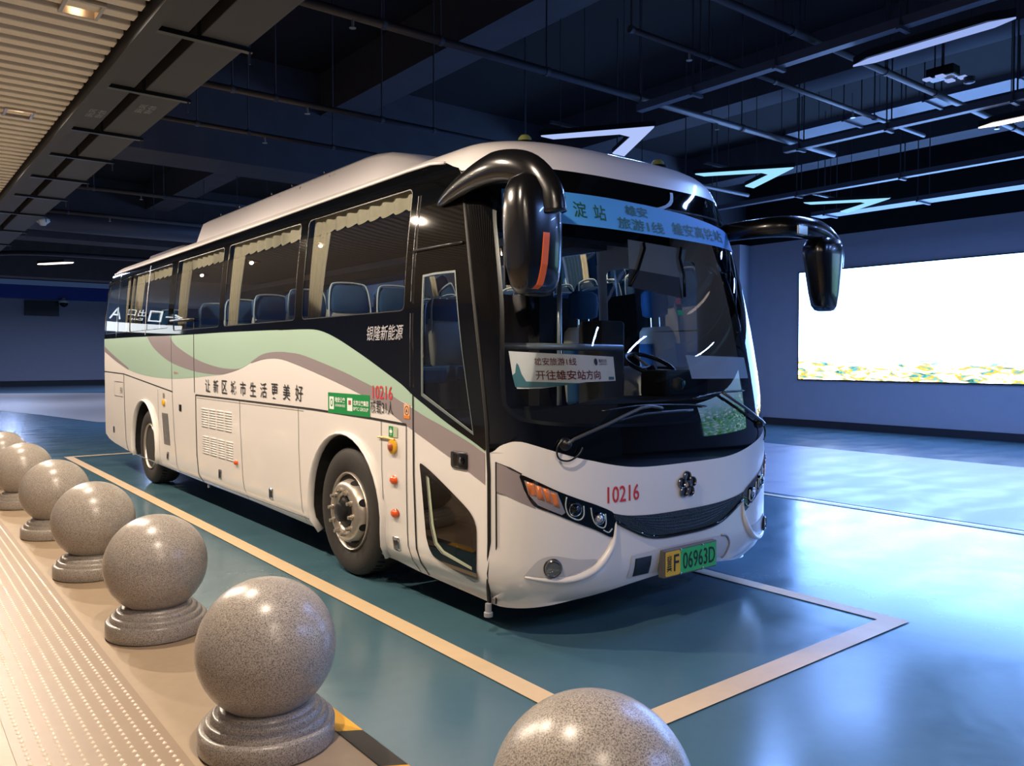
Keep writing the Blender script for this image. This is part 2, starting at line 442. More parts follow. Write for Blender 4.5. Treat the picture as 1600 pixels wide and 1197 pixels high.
duct_run()

# ------------------------------------------------------------------ sprinkler pipes
def pipe(y, x0, x1, z, r, label, rods, drop=None):
    t = empty('sprinkler_pipe', (x0, y, z), label, 'pipe', 'sprinkler pipes under the slab')
    finish('pipe_run', T([(x0, y, z), (x1, y, z)], r, seg=12), PIPEM, t, smooth=True)
    for x in rods:
        finish('hanger_rod', T([(x, y, z), (x, y, 6.5)], .009, seg=6), PIPEM, t)
        finish('pipe_clamp', L([(r + .008, -.02), (r + .008, .02)], (x, y, z), 'x', 14), PIPEM, t)
    for x in (rods[0] + .8, rods[-1] - .5):
        finish('sprinkler_head', L([(.012, 0), (.012, -.06), (.03, -.065), (.03, -.07)], (x, y, z - r), 'z', 10), STEEL, t)
pipe(4.25, 2.2, 14.6, 4.66, .035, 'long sprinkler pipe nearest the camera crossing over the tapered bar lamp', [3.2, 5.06, 6.6, 8.3, 9.4, 11.6])
pipe(5.1, 5.4, 11.0, 4.64, .026, 'thin sprinkler pipe that stops short behind the nearest long pipe', [5.4, 6.5, 7.6, 9.7])
pipe(6.38, 2.1, 11.0, 4.64, .04, 'thick sprinkler pipe passing just in front of the first arrow lamp', [2.5, 3.6, 4.2, 5.5, 6.9, 8.8])
pipe(8.2, 2.1, 11.5, 4.4, .032, 'sprinkler pipe seen just above the front roof of the coach', [2.9, 3.35, 4.6, 5.3, 6.7, 8.4, 9.9])
pipe(9.65, 2.1, 12, 4.4, .026, 'sprinkler pipe just in front of the deep cross beam', [3.0, 3.6, 4.7, 7.9, 10.5])
pipe(16.2, 2.1, 9, 4.75, .04, 'first sprinkler pipe behind the deep cross beam', [3.2, 4.4, 5.8, 7.0])
pipe(19.2, 2.1, 9, 4.75, .04, 'farther sprinkler pipe behind the deep cross beam', [3.3, 5.0, 6.1, 7.6])
# cable trays along the coach bays
def tray(x, y0, y1, z, w, label, rods, m=TRAYM):
    t = empty('cable_tray', (x, (y0 + y1) / 2, z), label, 'cable tray', 'cable trays over the bays')
    bm = bmesh.new(); box(bm, x - w / 2, x + w / 2, y0, y1, z, z + .012); box(bm, x - w / 2, x - w / 2 + .012, y0, y1, z + .012, z + .08); box(bm, x + w / 2 - .012, x + w / 2, y0, y1, z + .012, z + .08)
    finish('tray_channel', bm, m, t)
    for y in rods:
        finish('hanger_rod', T([(x - w / 2 - .01, y, z - .03), (x - w / 2 - .01, y, 6.5)], .01, seg=6), PIPEM, t)
        finish('hanger_rod', T([(x + w / 2 + .01, y, z - .03), (x + w / 2 + .01, y, 6.5)], .01, seg=6), PIPEM, t)
        finish('tray_bracket', B(x - w / 2 - .04, x + w / 2 + .04, y - .02, y + .02, z - .03, z), TRAYM, t)
tray(6.93, -6, 6.42, 4.50, .10, 'narrow cable tray over the first arrow lamp and the near bar lamp', [.5, 2.2, 3.4, 4.6, 5.6])
tray(9.87, -6, 6.45, 4.50, .10, 'narrow cable tray over the second arrow lamp', [1.5, 3.6, 5.0, 6.2])
tray(12.68, -6, 10.3, 4.5, .12, 'narrow cable tray over the third arrow lamp', [2, 4.4, 6.2, 8.0, 9.8])
tray(14.9, -6, 9.0, 4.5, .42, 'wide cable tray closest to the wall with the bright screen', [3.2, 5.1, 6.9, 8.7])
tray(11.9, -6, 7.6, 5.3, .5, 'wide cable tray high up behind the second arrow lamp', [1.5, 3.0, 4.2, 5.4, 6.6])
# ------------------------------------------------------------------ arrow and bar lamps
def prism(poly, z0, z1):
    bm = bmesh.new(); a = [bm.verts.new((x, y, z0)) for x, y in poly]; b = [bm.verts.new((x, y, z1)) for x, y in poly]
    bm.faces.new(a[::-1]); bm.faces.new(b); n = len(poly)
    for i in range(n): bm.faces.new((a[i], a[(i + 1) % n], b[(i + 1) % n], b[i]))
    bmesh.ops.recalc_face_normals(bm, faces=bm.faces); return bm
def arrow_poly(cx, ya, g=0):
    return [(cx, ya - g), (cx + .72 + g, ya + 1.17 + g), (cx + .50 + g * .5, ya + 1.17 + g), (cx + .10, ya + .46 + g), (cx - .10, ya + .46 + g), (cx - .58 - g * .5, ya + 1.12 + g), (cx - .78 - g, ya + 1.12 + g)]
def arrow(cx, ya, m, label):
    t = empty('arrow_lamp', (cx, ya + .6, 4.4), label, 'ceiling lamp', 'arrow shaped lamps')
    finish('diffuser', prism(arrow_poly(cx, ya), 4.385, 4.40), m, t)
    finish('housing', prism(arrow_poly(cx, ya, .02), 4.401, 4.46), BLACK, t)
    finish('top_rail', B(cx - .75, cx - .1, ya + .95, ya + 1.0, 4.52, 4.55), PIPEM, t)
    for dx, dy in ((-.6, .97), (-.2, .97), (0, .2), (.5, .97)):
        finish('hanger_rod', T([(cx + dx, ya + dy, 4.46), (cx + dx, ya + dy, 6.5)], .006, seg=6), PIPEM, t)
arrow(7.22, 6.45, ARROWL, 'glowing arrow lamp right above the roof of the white coach')
arrow(10.32, 6.6, ARROWC, 'glowing arrow lamp in the middle of the three arrows')
arrow(13.58, 6.85, ARROWC, 'glowing arrow lamp closest to the bright screen')
def bar(x, y0, y1, m, label, z=4.4, x1=None, w=.06):
    t = empty('bar_lamp', (x, (y0 + y1) / 2, z), label, 'ceiling lamp', 'tapered bar lamps')
    x1 = x if x1 is None else x1
    d = Vector((x1 - x, y1 - y0)); n = Vector((-d.y, d.x)).normalized() * w; e = d.normalized() * .18; a = Vector((x, y0)); b = Vector((x1, y1))
    def poly(g): return [tuple(a), tuple(a + e - n * g), tuple(b - e - n * g), tuple(b), tuple(b - e + n * g), tuple(a + e + n * g)]
    finish('diffuser', prism(poly(1), z - .015, z), m, t); finish('housing', prism(poly(1.5), z + .001, z + .07), BLACK, t)
    for q in (.25, .75):
        p = a + d * q; finish('hanger_rod', T([(p.x, p.y, z + .05), (p.x, p.y, 6.5)], .006, seg=6), PIPEM, t)
HALL_W = 120
def hall_light(x, y, z, e, sx=.12, sy=1.35, col=(.22, .40, 1.0)):
    ld = bpy.data.lights.new('hall_beam_and_fill', 'AREA'); ld.shape = 'RECTANGLE'; ld.size = sx; ld.size_y = sy; ld.energy = e; ld.color = col
    lo = bpy.data.objects.new('hall_beam_and_fill', ld); C.objects.link(lo); lo.location = (x, y, z); return lo
for x_, y_ in ((7.17, 3.3), (10.24, 3.44), (13.5, 3.6), (7.22, 7.1), (10.3, 7.2), (13.58, 7.5), (13.5, -2.5), (10.24, -2.6), (7.17, -2.6)): hall_light(x_, y_, 4.37, HALL_W * (1.8 if y_ < 0 else 1))  # negative-y ones are added fill towards the coach front, no fixtures
for x_, y_ in ((2, 22), (9, 24), (4, 33), (11, 34), (5, 44), (12, 46)): hall_light(x_, y_, 4.6, 400, .3, 2.5, (.45, .58, 1.0))  # added fill brightening the far hall and wall, tied to no lamp
bar(7.17, 2.62, 3.98, BARL, 'bluish tapered bar lamp at the top right of the ceiling')
bar(10.24, 2.75, 4.12, BARW, 'warm white tapered bar lamp cut by the picture edge over the screen wall')
bar(3.82, 27.0, 25.8, BARW, 'short warm bar lamp far away behind the tail of the coach', x1=4.55, w=.11)
bar(7.17, -.6, .8, BARL, 'bluish tapered bar lamp behind the camera seen only as a reflection in the windshield', w=.06)
bar(10.24, -.6, .8, BARW, 'warm tapered bar lamp beyond the picture edge seen as a reflection in the windshield', w=.06)
# curved rail far away
t = tag(finish('curved_rail', T(smooth_path([(2.6, 36, 4.9), (2.7, 31, 4.9), (3.2, 28.8, 4.85), (4.4, 27.6, 4.8), (7, 27.0, 4.75), (10, 26.5, 4.75)], 6), .07, seg=8), PIPEM, smooth=True), 'curved dark ceiling rail around the far bar lamp', 'rail')
t = tag(finish('air_duct', T([(2.2, 22.2, 5.0), (10.5, 22.2, 5.0)], .26, seg=20), TRAYM, smooth=True), 'round grey air duct high above the tail of the coach', 'duct')
tag(finish('wall_opening', B(7.2, 9.0, 55.8, 56.1, 4.2, 5.1), BLACK), 'dark rectangular recess high on the far wall', 'opening', kind='structure')
def dome(x, y, z, label, name='dome_camera', s=1.0, m=WHITEV):
    t = empty(name, (x, y, z), label, 'camera')
    finish('mount', L([(.11 * s, 0), (.11 * s, .05 * s), (.05 * s, .08 * s), (.03 * s, .3)], (x, y, z), 'z', 24), m, t, smooth=True, auto=40)
    finish('dome', L([(0.001, -.10 * s), (.05 * s, -.085 * s), (.08 * s, -.05 * s), (.09 * s, 0)], (x, y, z), 'z', 24), BLACKG, t, smooth=True)
dome(9.2, 55.4, 5.0, 'small dark dome camera on the far wall below the blue band', s=2.6)
t = empty('smoke_detector', (2.74, 18.6, 4.42), 'small white smoke detector hanging near the dark duct', 'detector')
finish('detector_body', L([(.02, .06), (.12, .05), (.13, .0), (.07, -.05), (.05, -.08), (0.001, -.085)], (2.74, 18.6, 4.42), 'z', 24), WHITEV, t, smooth=True)
finish('hanger_rod', T([(2.74, 18.6, 4.48), (2.74, 18.6, 6.5)], .012, seg=6), PIPEM, t)
t = empty('light_projector', (8.2, 3.6, 4.35), 'small dark projector with four lit slots under the near bar lamp', 'projector')
finish('projector_body', B(8.16, 8.32, 3.52, 3.78, 4.42, 4.52), BLACK, t, bevel=.01)
for x, y in ((8.13, 3.62), (8.13, 3.74), (8.33, 3.50), (8.33, 3.62)):
    finish('lit_slot', B(x - .04, x + .04, y - .035, y + .035, 4.40, 4.415), BARL, t)
finish('mount_rod', T([(8.24, 3.65, 4.52), (8.24, 3.65, 6.5)], .014, seg=6), PIPEM, t)
finish('lens_cap', L([(.05, 0), (.05, -.05), (.03, -.06)], (8.35, 3.45, 4.40), 'z', 16), PIPEM, t)

# ------------------------------------------------------------------ downlights in the soffit
DL = [('glowing downlight in the slatted soffit at the top left corner', 5.46), ('dim downlight in the slatted soffit lower on the left edge', 8.13)]
for k, y in enumerate([5.46, 8.13, 10.8, 13.47, 2.79, .12, -2.55, 16.1]):
    lab = DL[k][0] if k < 2 else 'recessed downlight in the slatted soffit outside the picture'
    t = empty('downlight', (1.02, y, 3.8), lab, 'downlight', 'downlights in the slatted soffit')
    bm = bmesh.new()
    for a in ((.92, .94, y - .13, y + .13), (1.12, 1.14, y - .13, y + .13), (.94, 1.12, y - .13, y - .11), (.94, 1.12, y + .11, y + .13)): box(bm, *a, 3.785, 3.9)
    finish('trim_frame', bm, STEEL, t)
    finish('lamp', L([(.001, .0), (.045, .0), (.05, .04)], (1.03, y, 3.815), 'z', 20), LAMP, t)
    ld = bpy.data.lights.new('downlight_beam', 'SPOT'); ld.energy = SPOT_W * (.4 if y < 1 else .85 if y < 3 else 1); ld.color = (1.0, .82, .64); ld.spot_size = R(178); ld.spot_blend = .45; ld.shadow_soft_size = .025
    lo = bpy.data.objects.new('downlight_beam', ld); C.objects.link(lo); lo.parent = t; lo.location = (.01, 0, -.035)

# ------------------------------------------------------------------ LED wall on the right
WARMP = ((.30, (.005, .010, .006)), (.385, (.012, .06, .065)), (.43, (.08, .045, .005)), (.48, (.14, .10, .02)), (.52, (.3, .28, .2)), (.70, (.9, .95, 1)))
GREENP = ((.30, (.02, .10, .03)), (.42, (.08, .35, .06)), (.50, (.10, .30, .35)), (.56, (.15, .35, .7)), (.63, (.6, .8, .9)), (.72, (.9, .95, .5)))
def led_mat(sky=(.20, .42, 1, 1), gain=1.0, rise=0.0, pal=WARMP):
    m = bpy.data.materials.new('led_picture'); m.use_nodes = True; nt = m.node_tree; nt.nodes.clear()
    o = nt.nodes.new('ShaderNodeOutputMaterial'); e = nt.nodes.new('ShaderNodeEmission'); nt.links.new(e.outputs[0], o.inputs[0])
    tc = nt.nodes.new('ShaderNodeTexCoord'); sx = nt.nodes.new('ShaderNodeSeparateXYZ'); nt.links.new(tc.outputs['Object'], sx.inputs[0])
    mp = nt.nodes.new('ShaderNodeMapping'); mp.inputs['Scale'].default_value = (1, .55, 1.9); nt.links.new(tc.outputs['Object'], mp.inputs[0])
    n1 = nt.nodes.new('ShaderNodeTexNoise'); n1.inputs['Scale'].default_value = 5.5; n1.inputs['Detail'].default_value = 6; n1.inputs['Distortion'].default_value = .8; nt.links.new(mp.outputs[0], n1.inputs['Vector'])
    r = nt.nodes.new('ShaderNodeValToRGB'); r.color_ramp.interpolation = 'LINEAR'; el = r.color_ramp.elements
    el[0].position = pal[0][0]; el[0].color = (*pal[0][1], 1); el[1].position = pal[1][0]; el[1].color = (*pal[1][1], 1)
    for p, c in pal[2:]:
        q = el.new(p); q.color = (*c, 1)
    nt.links.new(n1.outputs[0], r.inputs[0])
    # skyline height wobbles
    n2 = nt.nodes.new('ShaderNodeTexNoise'); n2.inputs['Scale'].default_value = .5; n2.inputs['Detail'].default_value = 4
    m2 = nt.nodes.new('ShaderNodeMapping'); m2.inputs['Scale'].default_value = (0, 1, 0); nt.links.new(tc.outputs['Object'], m2.inputs[0]); nt.links.new(m2.outputs[0], n2.inputs['Vector'])
    ma = nt.nodes.new('ShaderNodeMath'); ma.operation = 'MULTIPLY_ADD'; ma.inputs[1].default_value = .55; nt.links.new(n2.outputs[0], ma.inputs[0]); nt.links.new(sx.outputs['Z'], ma.inputs[2])
    rg = nt.nodes.new('ShaderNodeMapRange'); rg.inputs[1].default_value = .62 + rise; rg.inputs[2].default_value = .95 + rise * 1.6; nt.links.new(ma.outputs[0], rg.inputs[0])
    mx = nt.nodes.new('ShaderNodeMix'); mx.data_type = 'RGBA'; mx.inputs[7].default_value = sky
    nt.links.new(rg.outputs[0], mx.inputs[0]); nt.links.new(r.outputs[0], mx.inputs[6]); nt.links.new(mx.outputs[2], e.inputs[0])
    e.inputs[1].default_value = SCREEN_E * gain
    return m
t = empty('led_screen', (17.98, 0, 1.16), 'huge glowing landscape video screen on the grey right wall', 'screen')
finish('picture_panel', B(17.94, 17.945, 2.6, 11.28, 1.17, 3.77), led_mat(), t)
finish('screen_frame', B(17.946, 17.998, 2.57, 11.31, 1.14, 3.80), BLACK, t)
t = empty('led_screen', (17.98, -4, 1.16), 'landscape video screen beyond the picture edge, mirrored in the black nose of the coach', 'screen')
finish('picture_panel', B(17.94, 17.945, -7.2, -1.2, 1.17, 3.77), led_mat((.3, .55, .95, 1), .34, 1.1, GREENP), t)
finish('screen_frame', B(17.946, 17.998, -7.23, -1.17, 1.14, 3.80), BLACK, t)
# illuminated exit sign at the far end of the platform, mirrored in the rear coach windows
t = empty('exit_sign', (0.2, 24, 2.1), 'long illuminated exit sign of the platform seen mirrored in the rear coach windows', 'sign')
finish('sign_box', B(-1.18, 1.5, 24.0, 24.2, 2.57, 3.63), SIGND, t)
finish('light_panel', B(-1.12, 1.5, 23.98, 23.995, 2.64, 2.97), SIGNW, t)
def vert_text(b_, y): 
    for v in b_.verts: v.co = Vector((v.co.x, y, v.co.y))
    return b_
finish('lettering', vert_text(text('←', -1.10, -.62, 3.16, 3.42, .03), 23.985), SIGNW, t)
finish('pictogram', vert_text(region(rect(-.52, -.16, 3.08, 3.50), [rect(-.47, -.21, 3.13, 3.45)]), 23.985), SIGNW, t)
finish('lettering', vert_text(text('出口', -.08, .40, 3.24, 3.50), 23.985), SIGNW, t)
finish('lettering', vert_text(text('Exit', -.02, .3, 3.09, 3.18), 23.985), SIGNW, t)
finish('lettering', vert_text(text('A', .55, .85, 3.08, 3.50), 23.985), SIGNW, t)
finish('post', B(-.4, -.3, 24.05, 24.15, 0, 2.57), SIGND, t)

# ------------------------------------------------------------------ granite bollards
def bollard(x, y, label):
    t = empty('ball_bollard', (x, y, 0), label, 'bollard', 'granite ball bollards along the platform edge')
    base = [(.27, 0), (.287, .004), (.293, .012), (.293, .088), (.289, .096), (.281, .100), (.266, .101), (.2655, .106), (.264, .120), (.259, .128), (.251, .131), (.239, .132), (.2385, .136), (.236, .150), (.230, .157), (.221, .160), (.208, .161), (.205, .168), (.195, .176), (.15, .178)]
    finish('base', L(base, (x, y, 0), 'z', 72), GRAN, t, smooth=True, auto=50)
    prof = []
    for k in range(0, 41):
        a = -PI / 2 + PI * k / 40; prof.append((max(.0005, .3 * math.cos(a)), .425 + .3 * math.sin(a)))
    prof = [p for p in prof if p[1] > .15]
    finish('ball', L(prof, (x, y, 0), 'z', 72), GRAN, t, smooth=True)
    return t
BL = ['granite ball bollard cut off by the bottom edge of the picture', 'granite ball bollard at the end of the yellow and black strip, shown whole', 'granite ball bollard second behind the yellow and black strip',
      'granite ball bollard third in the row, beside the tactile paving', 'granite ball bollard fourth in the row, half hidden at its base',
      'granite ball bollard fifth in the row, cut by the left edge of the picture', 'granite ball bollard farthest along the row, only its top showing']
for lab, (x, y) in zip(BL, ((1.61, 1.66), (1.345, 3.45), (1.36, 5.28), (1.345, 7.0), (1.35, 8.75), (1.335, 10.7), (1.335, 12.5))): bollard(x, y, lab)

# ================================================================== THE COACH
BUS = empty('coach_bus', (XC, 8.8, 0), 'white tourist coach with mint and grey swooshes parked in the marked bay', 'bus')
TOPZ = 3.0
def ye(z): return ip(z, KN) + DD
def yr(z): return ip(z, KR) - .28
def zcove(y):
    pts = [(3.9, 2.88), (4.25, 2.895), (4.36, 2.93), (4.47, 2.975), (4.62, 3.01), (4.85, 3.025), (5.3, 3.02), (7, 3.01), (9, 2.99), (14.3, 2.98)]
    for (a, b), (c, d) in zip(pts, pts[1:]):
        if y <= c: return b + (d - b) * max(0, (y - a)) / (c - a)
    return pts[-1][1]
# --- side outline (y, z)
def side_outline(z0fn, zt):
    zs = [.30, .45, .7, 1.0, 1.25, 1.4, 1.6, 1.8, 2.0, 2.2, 2.4, 2.6, 2.8]
    o = [(ye(z), z) for z in zs]
    return o
skirt = [(3.94, .185), (4.8, .205), (5.10, .225), (6.47, .25), (7.7, .285), (9.24, .29), (11.05, .31), (12.56, .345), (13.4, .40), (13.75, .44), (13.98, .50)]
edgeF = [(ye(z), z) for z in (.3, .5, .8, 1.1, 1.3, 1.5, 1.7, 1.9, 2.1, 2.3, 2.5, 2.7, 2.86)]
edgeR = [(yr(z), z) for z in (2.95, 2.8, 2.5, 2.2, 2.0, 1.6, 1.0, .6)]
topE = [(y, zcove(y)) for y in (4.30, 4.36, 4.42, 4.47, 4.54, 4.62, 4.72, 4.85, 5.3, 6, 7, 8, 9, 10, 11, 12, 13, 13.75)]
outline = edgeF + topE + edgeR + skirt[::-1]
def arch(yc, r, zc, z0):
    a0 = math.asin((z0 - zc) / r); pts = []
    for k in range(25):
        a = PI - a0 + (2 * a0 - PI) * k / 24 if False else (a0 + (PI - 2 * a0) * k / 24)
        pts.append((yc + r * math.cos(a), zc + r * math.sin(a)))
    return pts
FW, RW = (5.72, .50), (11.60, .50)
archF = arch(FW[0] + .02, .62, .49, .25); archR = arch(RW[0] + .03, .62, .50, .33)
def notch(outl, ar):      # the skirt is cut by the wheel arches
    return outl
# skirt with arches
low = []
for seg in (skirt[:2], archF, skirt[3:6], archR, [skirt[7], skirt[8], skirt[9], skirt[10]]): low += list(seg)
low = [skirt[0], skirt[1], (5.08, .225)] + archF + [(6.5, .25), (7.7, .285), (9.24, .29), (10.95, .31)] + archR + [(12.4, .34), (12.56, .345), (13.4, .40), (13.75, .44), (13.98, .50)]
outline = edgeF + topE + edgeR + low[::-1]
WZ0, WZ1 = 2.02, 2.87
WIN = [(4.84, 6.54), (6.68, 8.50), (8.64, 10.30), (10.52, 12.44), (12.56, 13.95)]
winholes = [rect(a, b, WZ0 if i < 3 else 2.06, WZ1, .05) for i, (a, b) in enumerate(WIN)]
door_glass = [(4.600, 2.235), (4.45, 2.24), (4.24, 2.235), (4.14, 1.75), (4.02, 1.24), (4.595, 1.46)]
low_glass = [(4.56, .92), (4.44, .895), (4.21, .80), (4.11, .765), (4.045, .70), (4.025, .64), (4.035, .39), (4.37, .43), (4.46, .475), (4.51, .59)]
holes = winholes + [door_glass, low_glass]
band = sm2([(14.0, 1.99), (12.117, 1.984), (10.449, 1.969), (9.448, 1.963), (8.481, 1.962), (7.21, 1.951), (6.972, 1.945), (6.624, 1.942), (6.301, 1.933), (6.088, 1.905), (5.858, 1.849), (5.586, 1.765), (5.332, 1.68), (5.094, 1.595), (4.871, 1.514), (4.724, 1.445), (4.562, 1.380), (4.369, 1.305), (4.187, 1.24), (4.015, 1.183), (3.90, 1.14)], 3)
edge_up = [(ye(z) , z) for z in (1.16, 1.3, 1.5, 1.7, 1.9, 2.1, 2.3, 2.5, 2.7, 2.86)]
black_poly = band + edge_up + topE + [(yr(z), z) for z in (2.95, 2.8, 2.5, 2.2, 2.01)]
green_low = sm2([(3.90, 1.128), (4.1, 1.186), (4.369, 1.258), (4.562, 1.304), (4.724, 1.353), (4.749, 1.37), (4.982, 1.421), (5.284, 1.486), (5.457, 1.523), (5.718, 1.58), (6.146, 1.658), (6.556, 1.725), (6.80, 1.742), (6.957, 1.750), (7.208, 1.747), (7.429, 1.726), (7.636, 1.676), (7.80, 1.630), (8.003, 1.587), (8.482, 1.524), (9.007, 1.496), (9.586, 1.465), (10.38, 1.438), (11.197, 1.445), (11.834, 1.47), (12.48, 1.524), (13.186, 1.638), (13.6, 1.72), (14.0, 1.80)], 3)
green_poly = band + green_low
greyA = sm2([(3.90, 1.125), (4.1, 1.186), (4.369, 1.258), (4.562, 1.304), (4.724, 1.353), (4.982, 1.421), (5.284, 1.486), (5.457, 1.523), (5.718, 1.58), (6.146, 1.658), (6.556, 1.725), (6.80, 1.742), (6.957, 1.750), (7.208, 1.747), (7.429, 1.726), (7.636, 1.676), (7.72, 1.65)], 3) + sm2([(7.70, 1.645), (7.474, 1.676), (7.208, 1.692), (6.956, 1.683), (6.621, 1.635), (6.146, 1.554), (5.774, 1.485), (5.458, 1.421), (5.213, 1.366), (4.983, 1.290), (4.82, 1.235), (4.725, 1.204), (4.563, 1.154), (4.37, 1.092), (4.188, 1.035), (4.015, .975), (3.90, .935)], 3)
greyB = sm2([(11.472, 1.972), (11.188, 1.836), (10.768, 1.717), (10.372, 1.638), (9.858, 1.577), (9.32, 1.535), (8.709, 1.519), (8.372, 1.54), (8.05, 1.58)], 4) + sm2([(8.01, 1.588), (8.21, 1.581), (8.592, 1.592), (9.065, 1.635), (9.481, 1.695), (9.857, 1.769), (10.22, 1.859), (10.449, 1.968)], 4)
greyC = sm2([(14.0, 1.885), (13.9, 1.855), (13.301, 1.716), (12.478, 1.552)], 4) + sm2([(12.48, 1.52), (13.186, 1.634), (13.6, 1.715), (14.0, 1.795)], 4)
surf('side_panel', [(region(outline, holes, 0, .1), WHITE, 0), (region(green_poly, [], 0, .1), MINT, .0015), (region(greyA, [], 0, .1), GREYP, .003), (region(greyB, [], 0, .1), GREYP, .003), (region(greyC, [], 0, .1), GREYP, .003),
                    (region(black_poly, winholes + [door_glass], 0, .1), BLACKG, .004)], SIDE, BUS)
# far side
o_holes = [rect(a, b, 2.0, 2.86, .05) for a, b in ((5.5, 7.0), (7.1, 8.9), (9.0, 10.8), (10.9, 12.5), (12.6, 13.9))] + [rect(4.35, 5.38, 1.62, 2.5, .05)]
oout = edgeF + topE + edgeR + [(13.98, .50), (13.4, .40), (3.94, .2)]
surf('side_panel', [(region(oout, o_holes, 0, .15), WHITE, 0), (region(rect(4.3, 13.98, 1.92, 2.96), o_holes[:5] + [[(4.35, 1.93), (4.35, 2.45), (4.40, 2.5), (5.33, 2.5), (5.38, 2.45), (5.38, 1.93)]], 0, .15), BLACKG, .004)], OSIDE, BUS)
for h in o_holes:
    surf('side_window', [(region(h, [], 0, .2), SIDEGL, -.01)], OSIDE, BUS)
# near side panes and frames
for i, h in enumerate(winholes):
    p = surf('side_window', [(region(h, [], 0, .1), SIDEGL, -.004)], SIDE, BUS)
    a, b = WIN[i]; z0 = WZ0 if i < 3 else 2.06
    surf('window_frame', [(region(rect(a - .012, b + .012, z0 - .012, WZ1 + .012, .055), [rect(a + .008, b - .008, z0 + .008, WZ1 - .008, .045)], 0, .1), BLACK, .002)], SIDE, p)
# dark posts of the bonded glazing of the tail
surf('window_post', [(region(rect(13.18, 13.22, 2.0, 2.93), [], 0, .1), CHROME, .006)], SIDE, BUS)
surf('window_post', [(region(rect(11.55, 11.58, 2.0, 2.93), [], 0, .1), GREYV, .006)], SIDE, BUS)

# --- front
def fz(sgn, lst): return [(sgn * a, b) for a, b in lst]
fas_l = [(-1, 1.13), (-.99, 1.138), (-.975, 1.178), (-.944, 1.203), (-.919, 1.207), (-.887, 1.199), (-.785, 1.152), (-.685, 1.106), (-.572, 1.067), (-.446, 1.036), (-.329, 1.02), (-.2, 1.015), (0, 1.014)]
fas_l = sm2(fas_l, 3)
fas_top = fas_l + [(-a, b) for a, b in fas_l[::-1][1:]]
fas_bot_l = [(-1, .19), (-.977, .178), (-.889, .184), (-.768, .203), (-.578, .243), (-.352, .284), (-.106, .305), (0, .308)]
fas_bot_l = sm2(fas_bot_l, 3)
fas_bot = fas_bot_l + [(-a, b) for a, b in fas_bot_l[::-1][1:]]
grille = sm2([(-.511, .757), (-.423, .732), (-.278, .716), (-.13, .711), (0, .711), (.13, .711), (.278, .718), (.423, .736), (.511, .757)], 3) + sm2([(.495, .703), (.4, .643), (.303, .590), (.22, .566), (.12, .557), (0, .556), (-.12, .557), (-.22, .566), (-.303, .590), (-.4, .643), (-.495, .703)], 3)
hl_poly = sm2([(-.915, 1.014), (-.864, .985), (-.756, .908), (-.631, .832), (-.523, .770), (-.509, .738), (-.497, .699), (-.503, .638), (-.522, .614), (-.583, .650), (-.686, .718), (-.787, .785), (-.849, .821), (-.875, .852), (-.897, .912), (-.908, .96)], 3, True)
fascia = fas_top + fas_bot[::-1]
fgrey = [(-.985, 1.081), (-.911, 1.015), (-.899, .908), (-.857, .815), (-.92, .855), (-.985, .905)]
parts = [(region(fascia, [], .04, .1), WHITE, 0), (region(fgrey, [], .04, .1), GREYP, .002), (region([(-a, b) for a, b in fgrey], [], .04, .1), GREYP, .002)]
surf('front_fascia', parts, FRONT, BUS)
# black lower nose panel, pillars and top band around the glass
ROOF_Z = 2.885
ws_l = sm2([(-.905, 2.735), (-.925, 2.6), (-.928, 2.4), (-.930, 2.2), (-.935, 2.0), (-.952, 1.71), (-.962, 1.451), (-.957, 1.397), (-.925, 1.344), (-.862, 1.315), (-.674, 1.288), (-.37, 1.272), (0, 1.268)], 3)
ws = ws_l + [(-a, b) for a, b in ws_l[::-1][1:]]
nose = fas_top + [(1, 1.5), (1, 2), (1, 2.5), (1, ROOF_Z)] + [(q, ROOF_Z) for q in (.5, 0, -.5)] + [(-1, ROOF_Z), (-1, 2.5), (-1, 2), (-1, 1.5)]
surf('nose_panel', [(region(nose, [ws], .04, .1), BLACKG, 0)], FRONT, BUS)
wsh = surf('windshield', [(region(ws, [], .04, .1), WSGL, .002)], FRONT, BUS)
surf('glass_border', [(region([(a * 1.0, b) for a, b in ws], [[(a * .985, 1.268 + .02 + (b - 1.268) * .965 if b < 2 else b - .02) for a, b in ws]], .04, .1), BLACK, -.004)], FRONT, wsh)
# rubber seam beside the door
finish('corner_seal', T(on_path([(-1, z) for z in (.17, .3, .6, 1, 1.3, 1.6, 1.9, 2.2, 2.5, 2.8)], FRONT, .004), .013, seg=8), RUBBER, BUS, smooth=True)
finish('fascia_gap', T(on_path([(-.985, .19), (-.985, .6), (-.985, 1.08), (-.95, 1.052), (-.91, 1.018)], FRONT, .001), .005, seg=6), RUBBER, BUS)
# grille with mesh and lip
g = surf('grille', [(region(grille, [], .04, .05), mat('grille_black', '0f1012', .45, bump=.4, bscale=120), .004)], FRONT, BUS)
lip = sm2([(-.495, .703), (-.4, .643), (-.303, .590), (-.22, .566), (-.12, .557), (0, .556)], 4); lip = lip + [(-a, b) for a, b in lip[::-1][1:]]
finish('grille_lip', T(on_path(lip, FRONT, .004), .012, seg=8), BLACKG, g, smooth=True)
bm = bmesh.new()
for k in range(5):
    zz = .59 + k * .022; w = .27 + k * .035
    tube(bm, on_path([(q * w, zz + .045 * abs(q) ** 2.4) for q in [-1 + .1 * j for j in range(21)]], FRONT, .005), .003, seg=6)
finish('grille_bar', bm, BLACK, g)
surf('lettering', [(text('YINLONG', -.13, .15, .655, .685), mat('grille_letter', '202225', .3), .008)], FRONT, g)
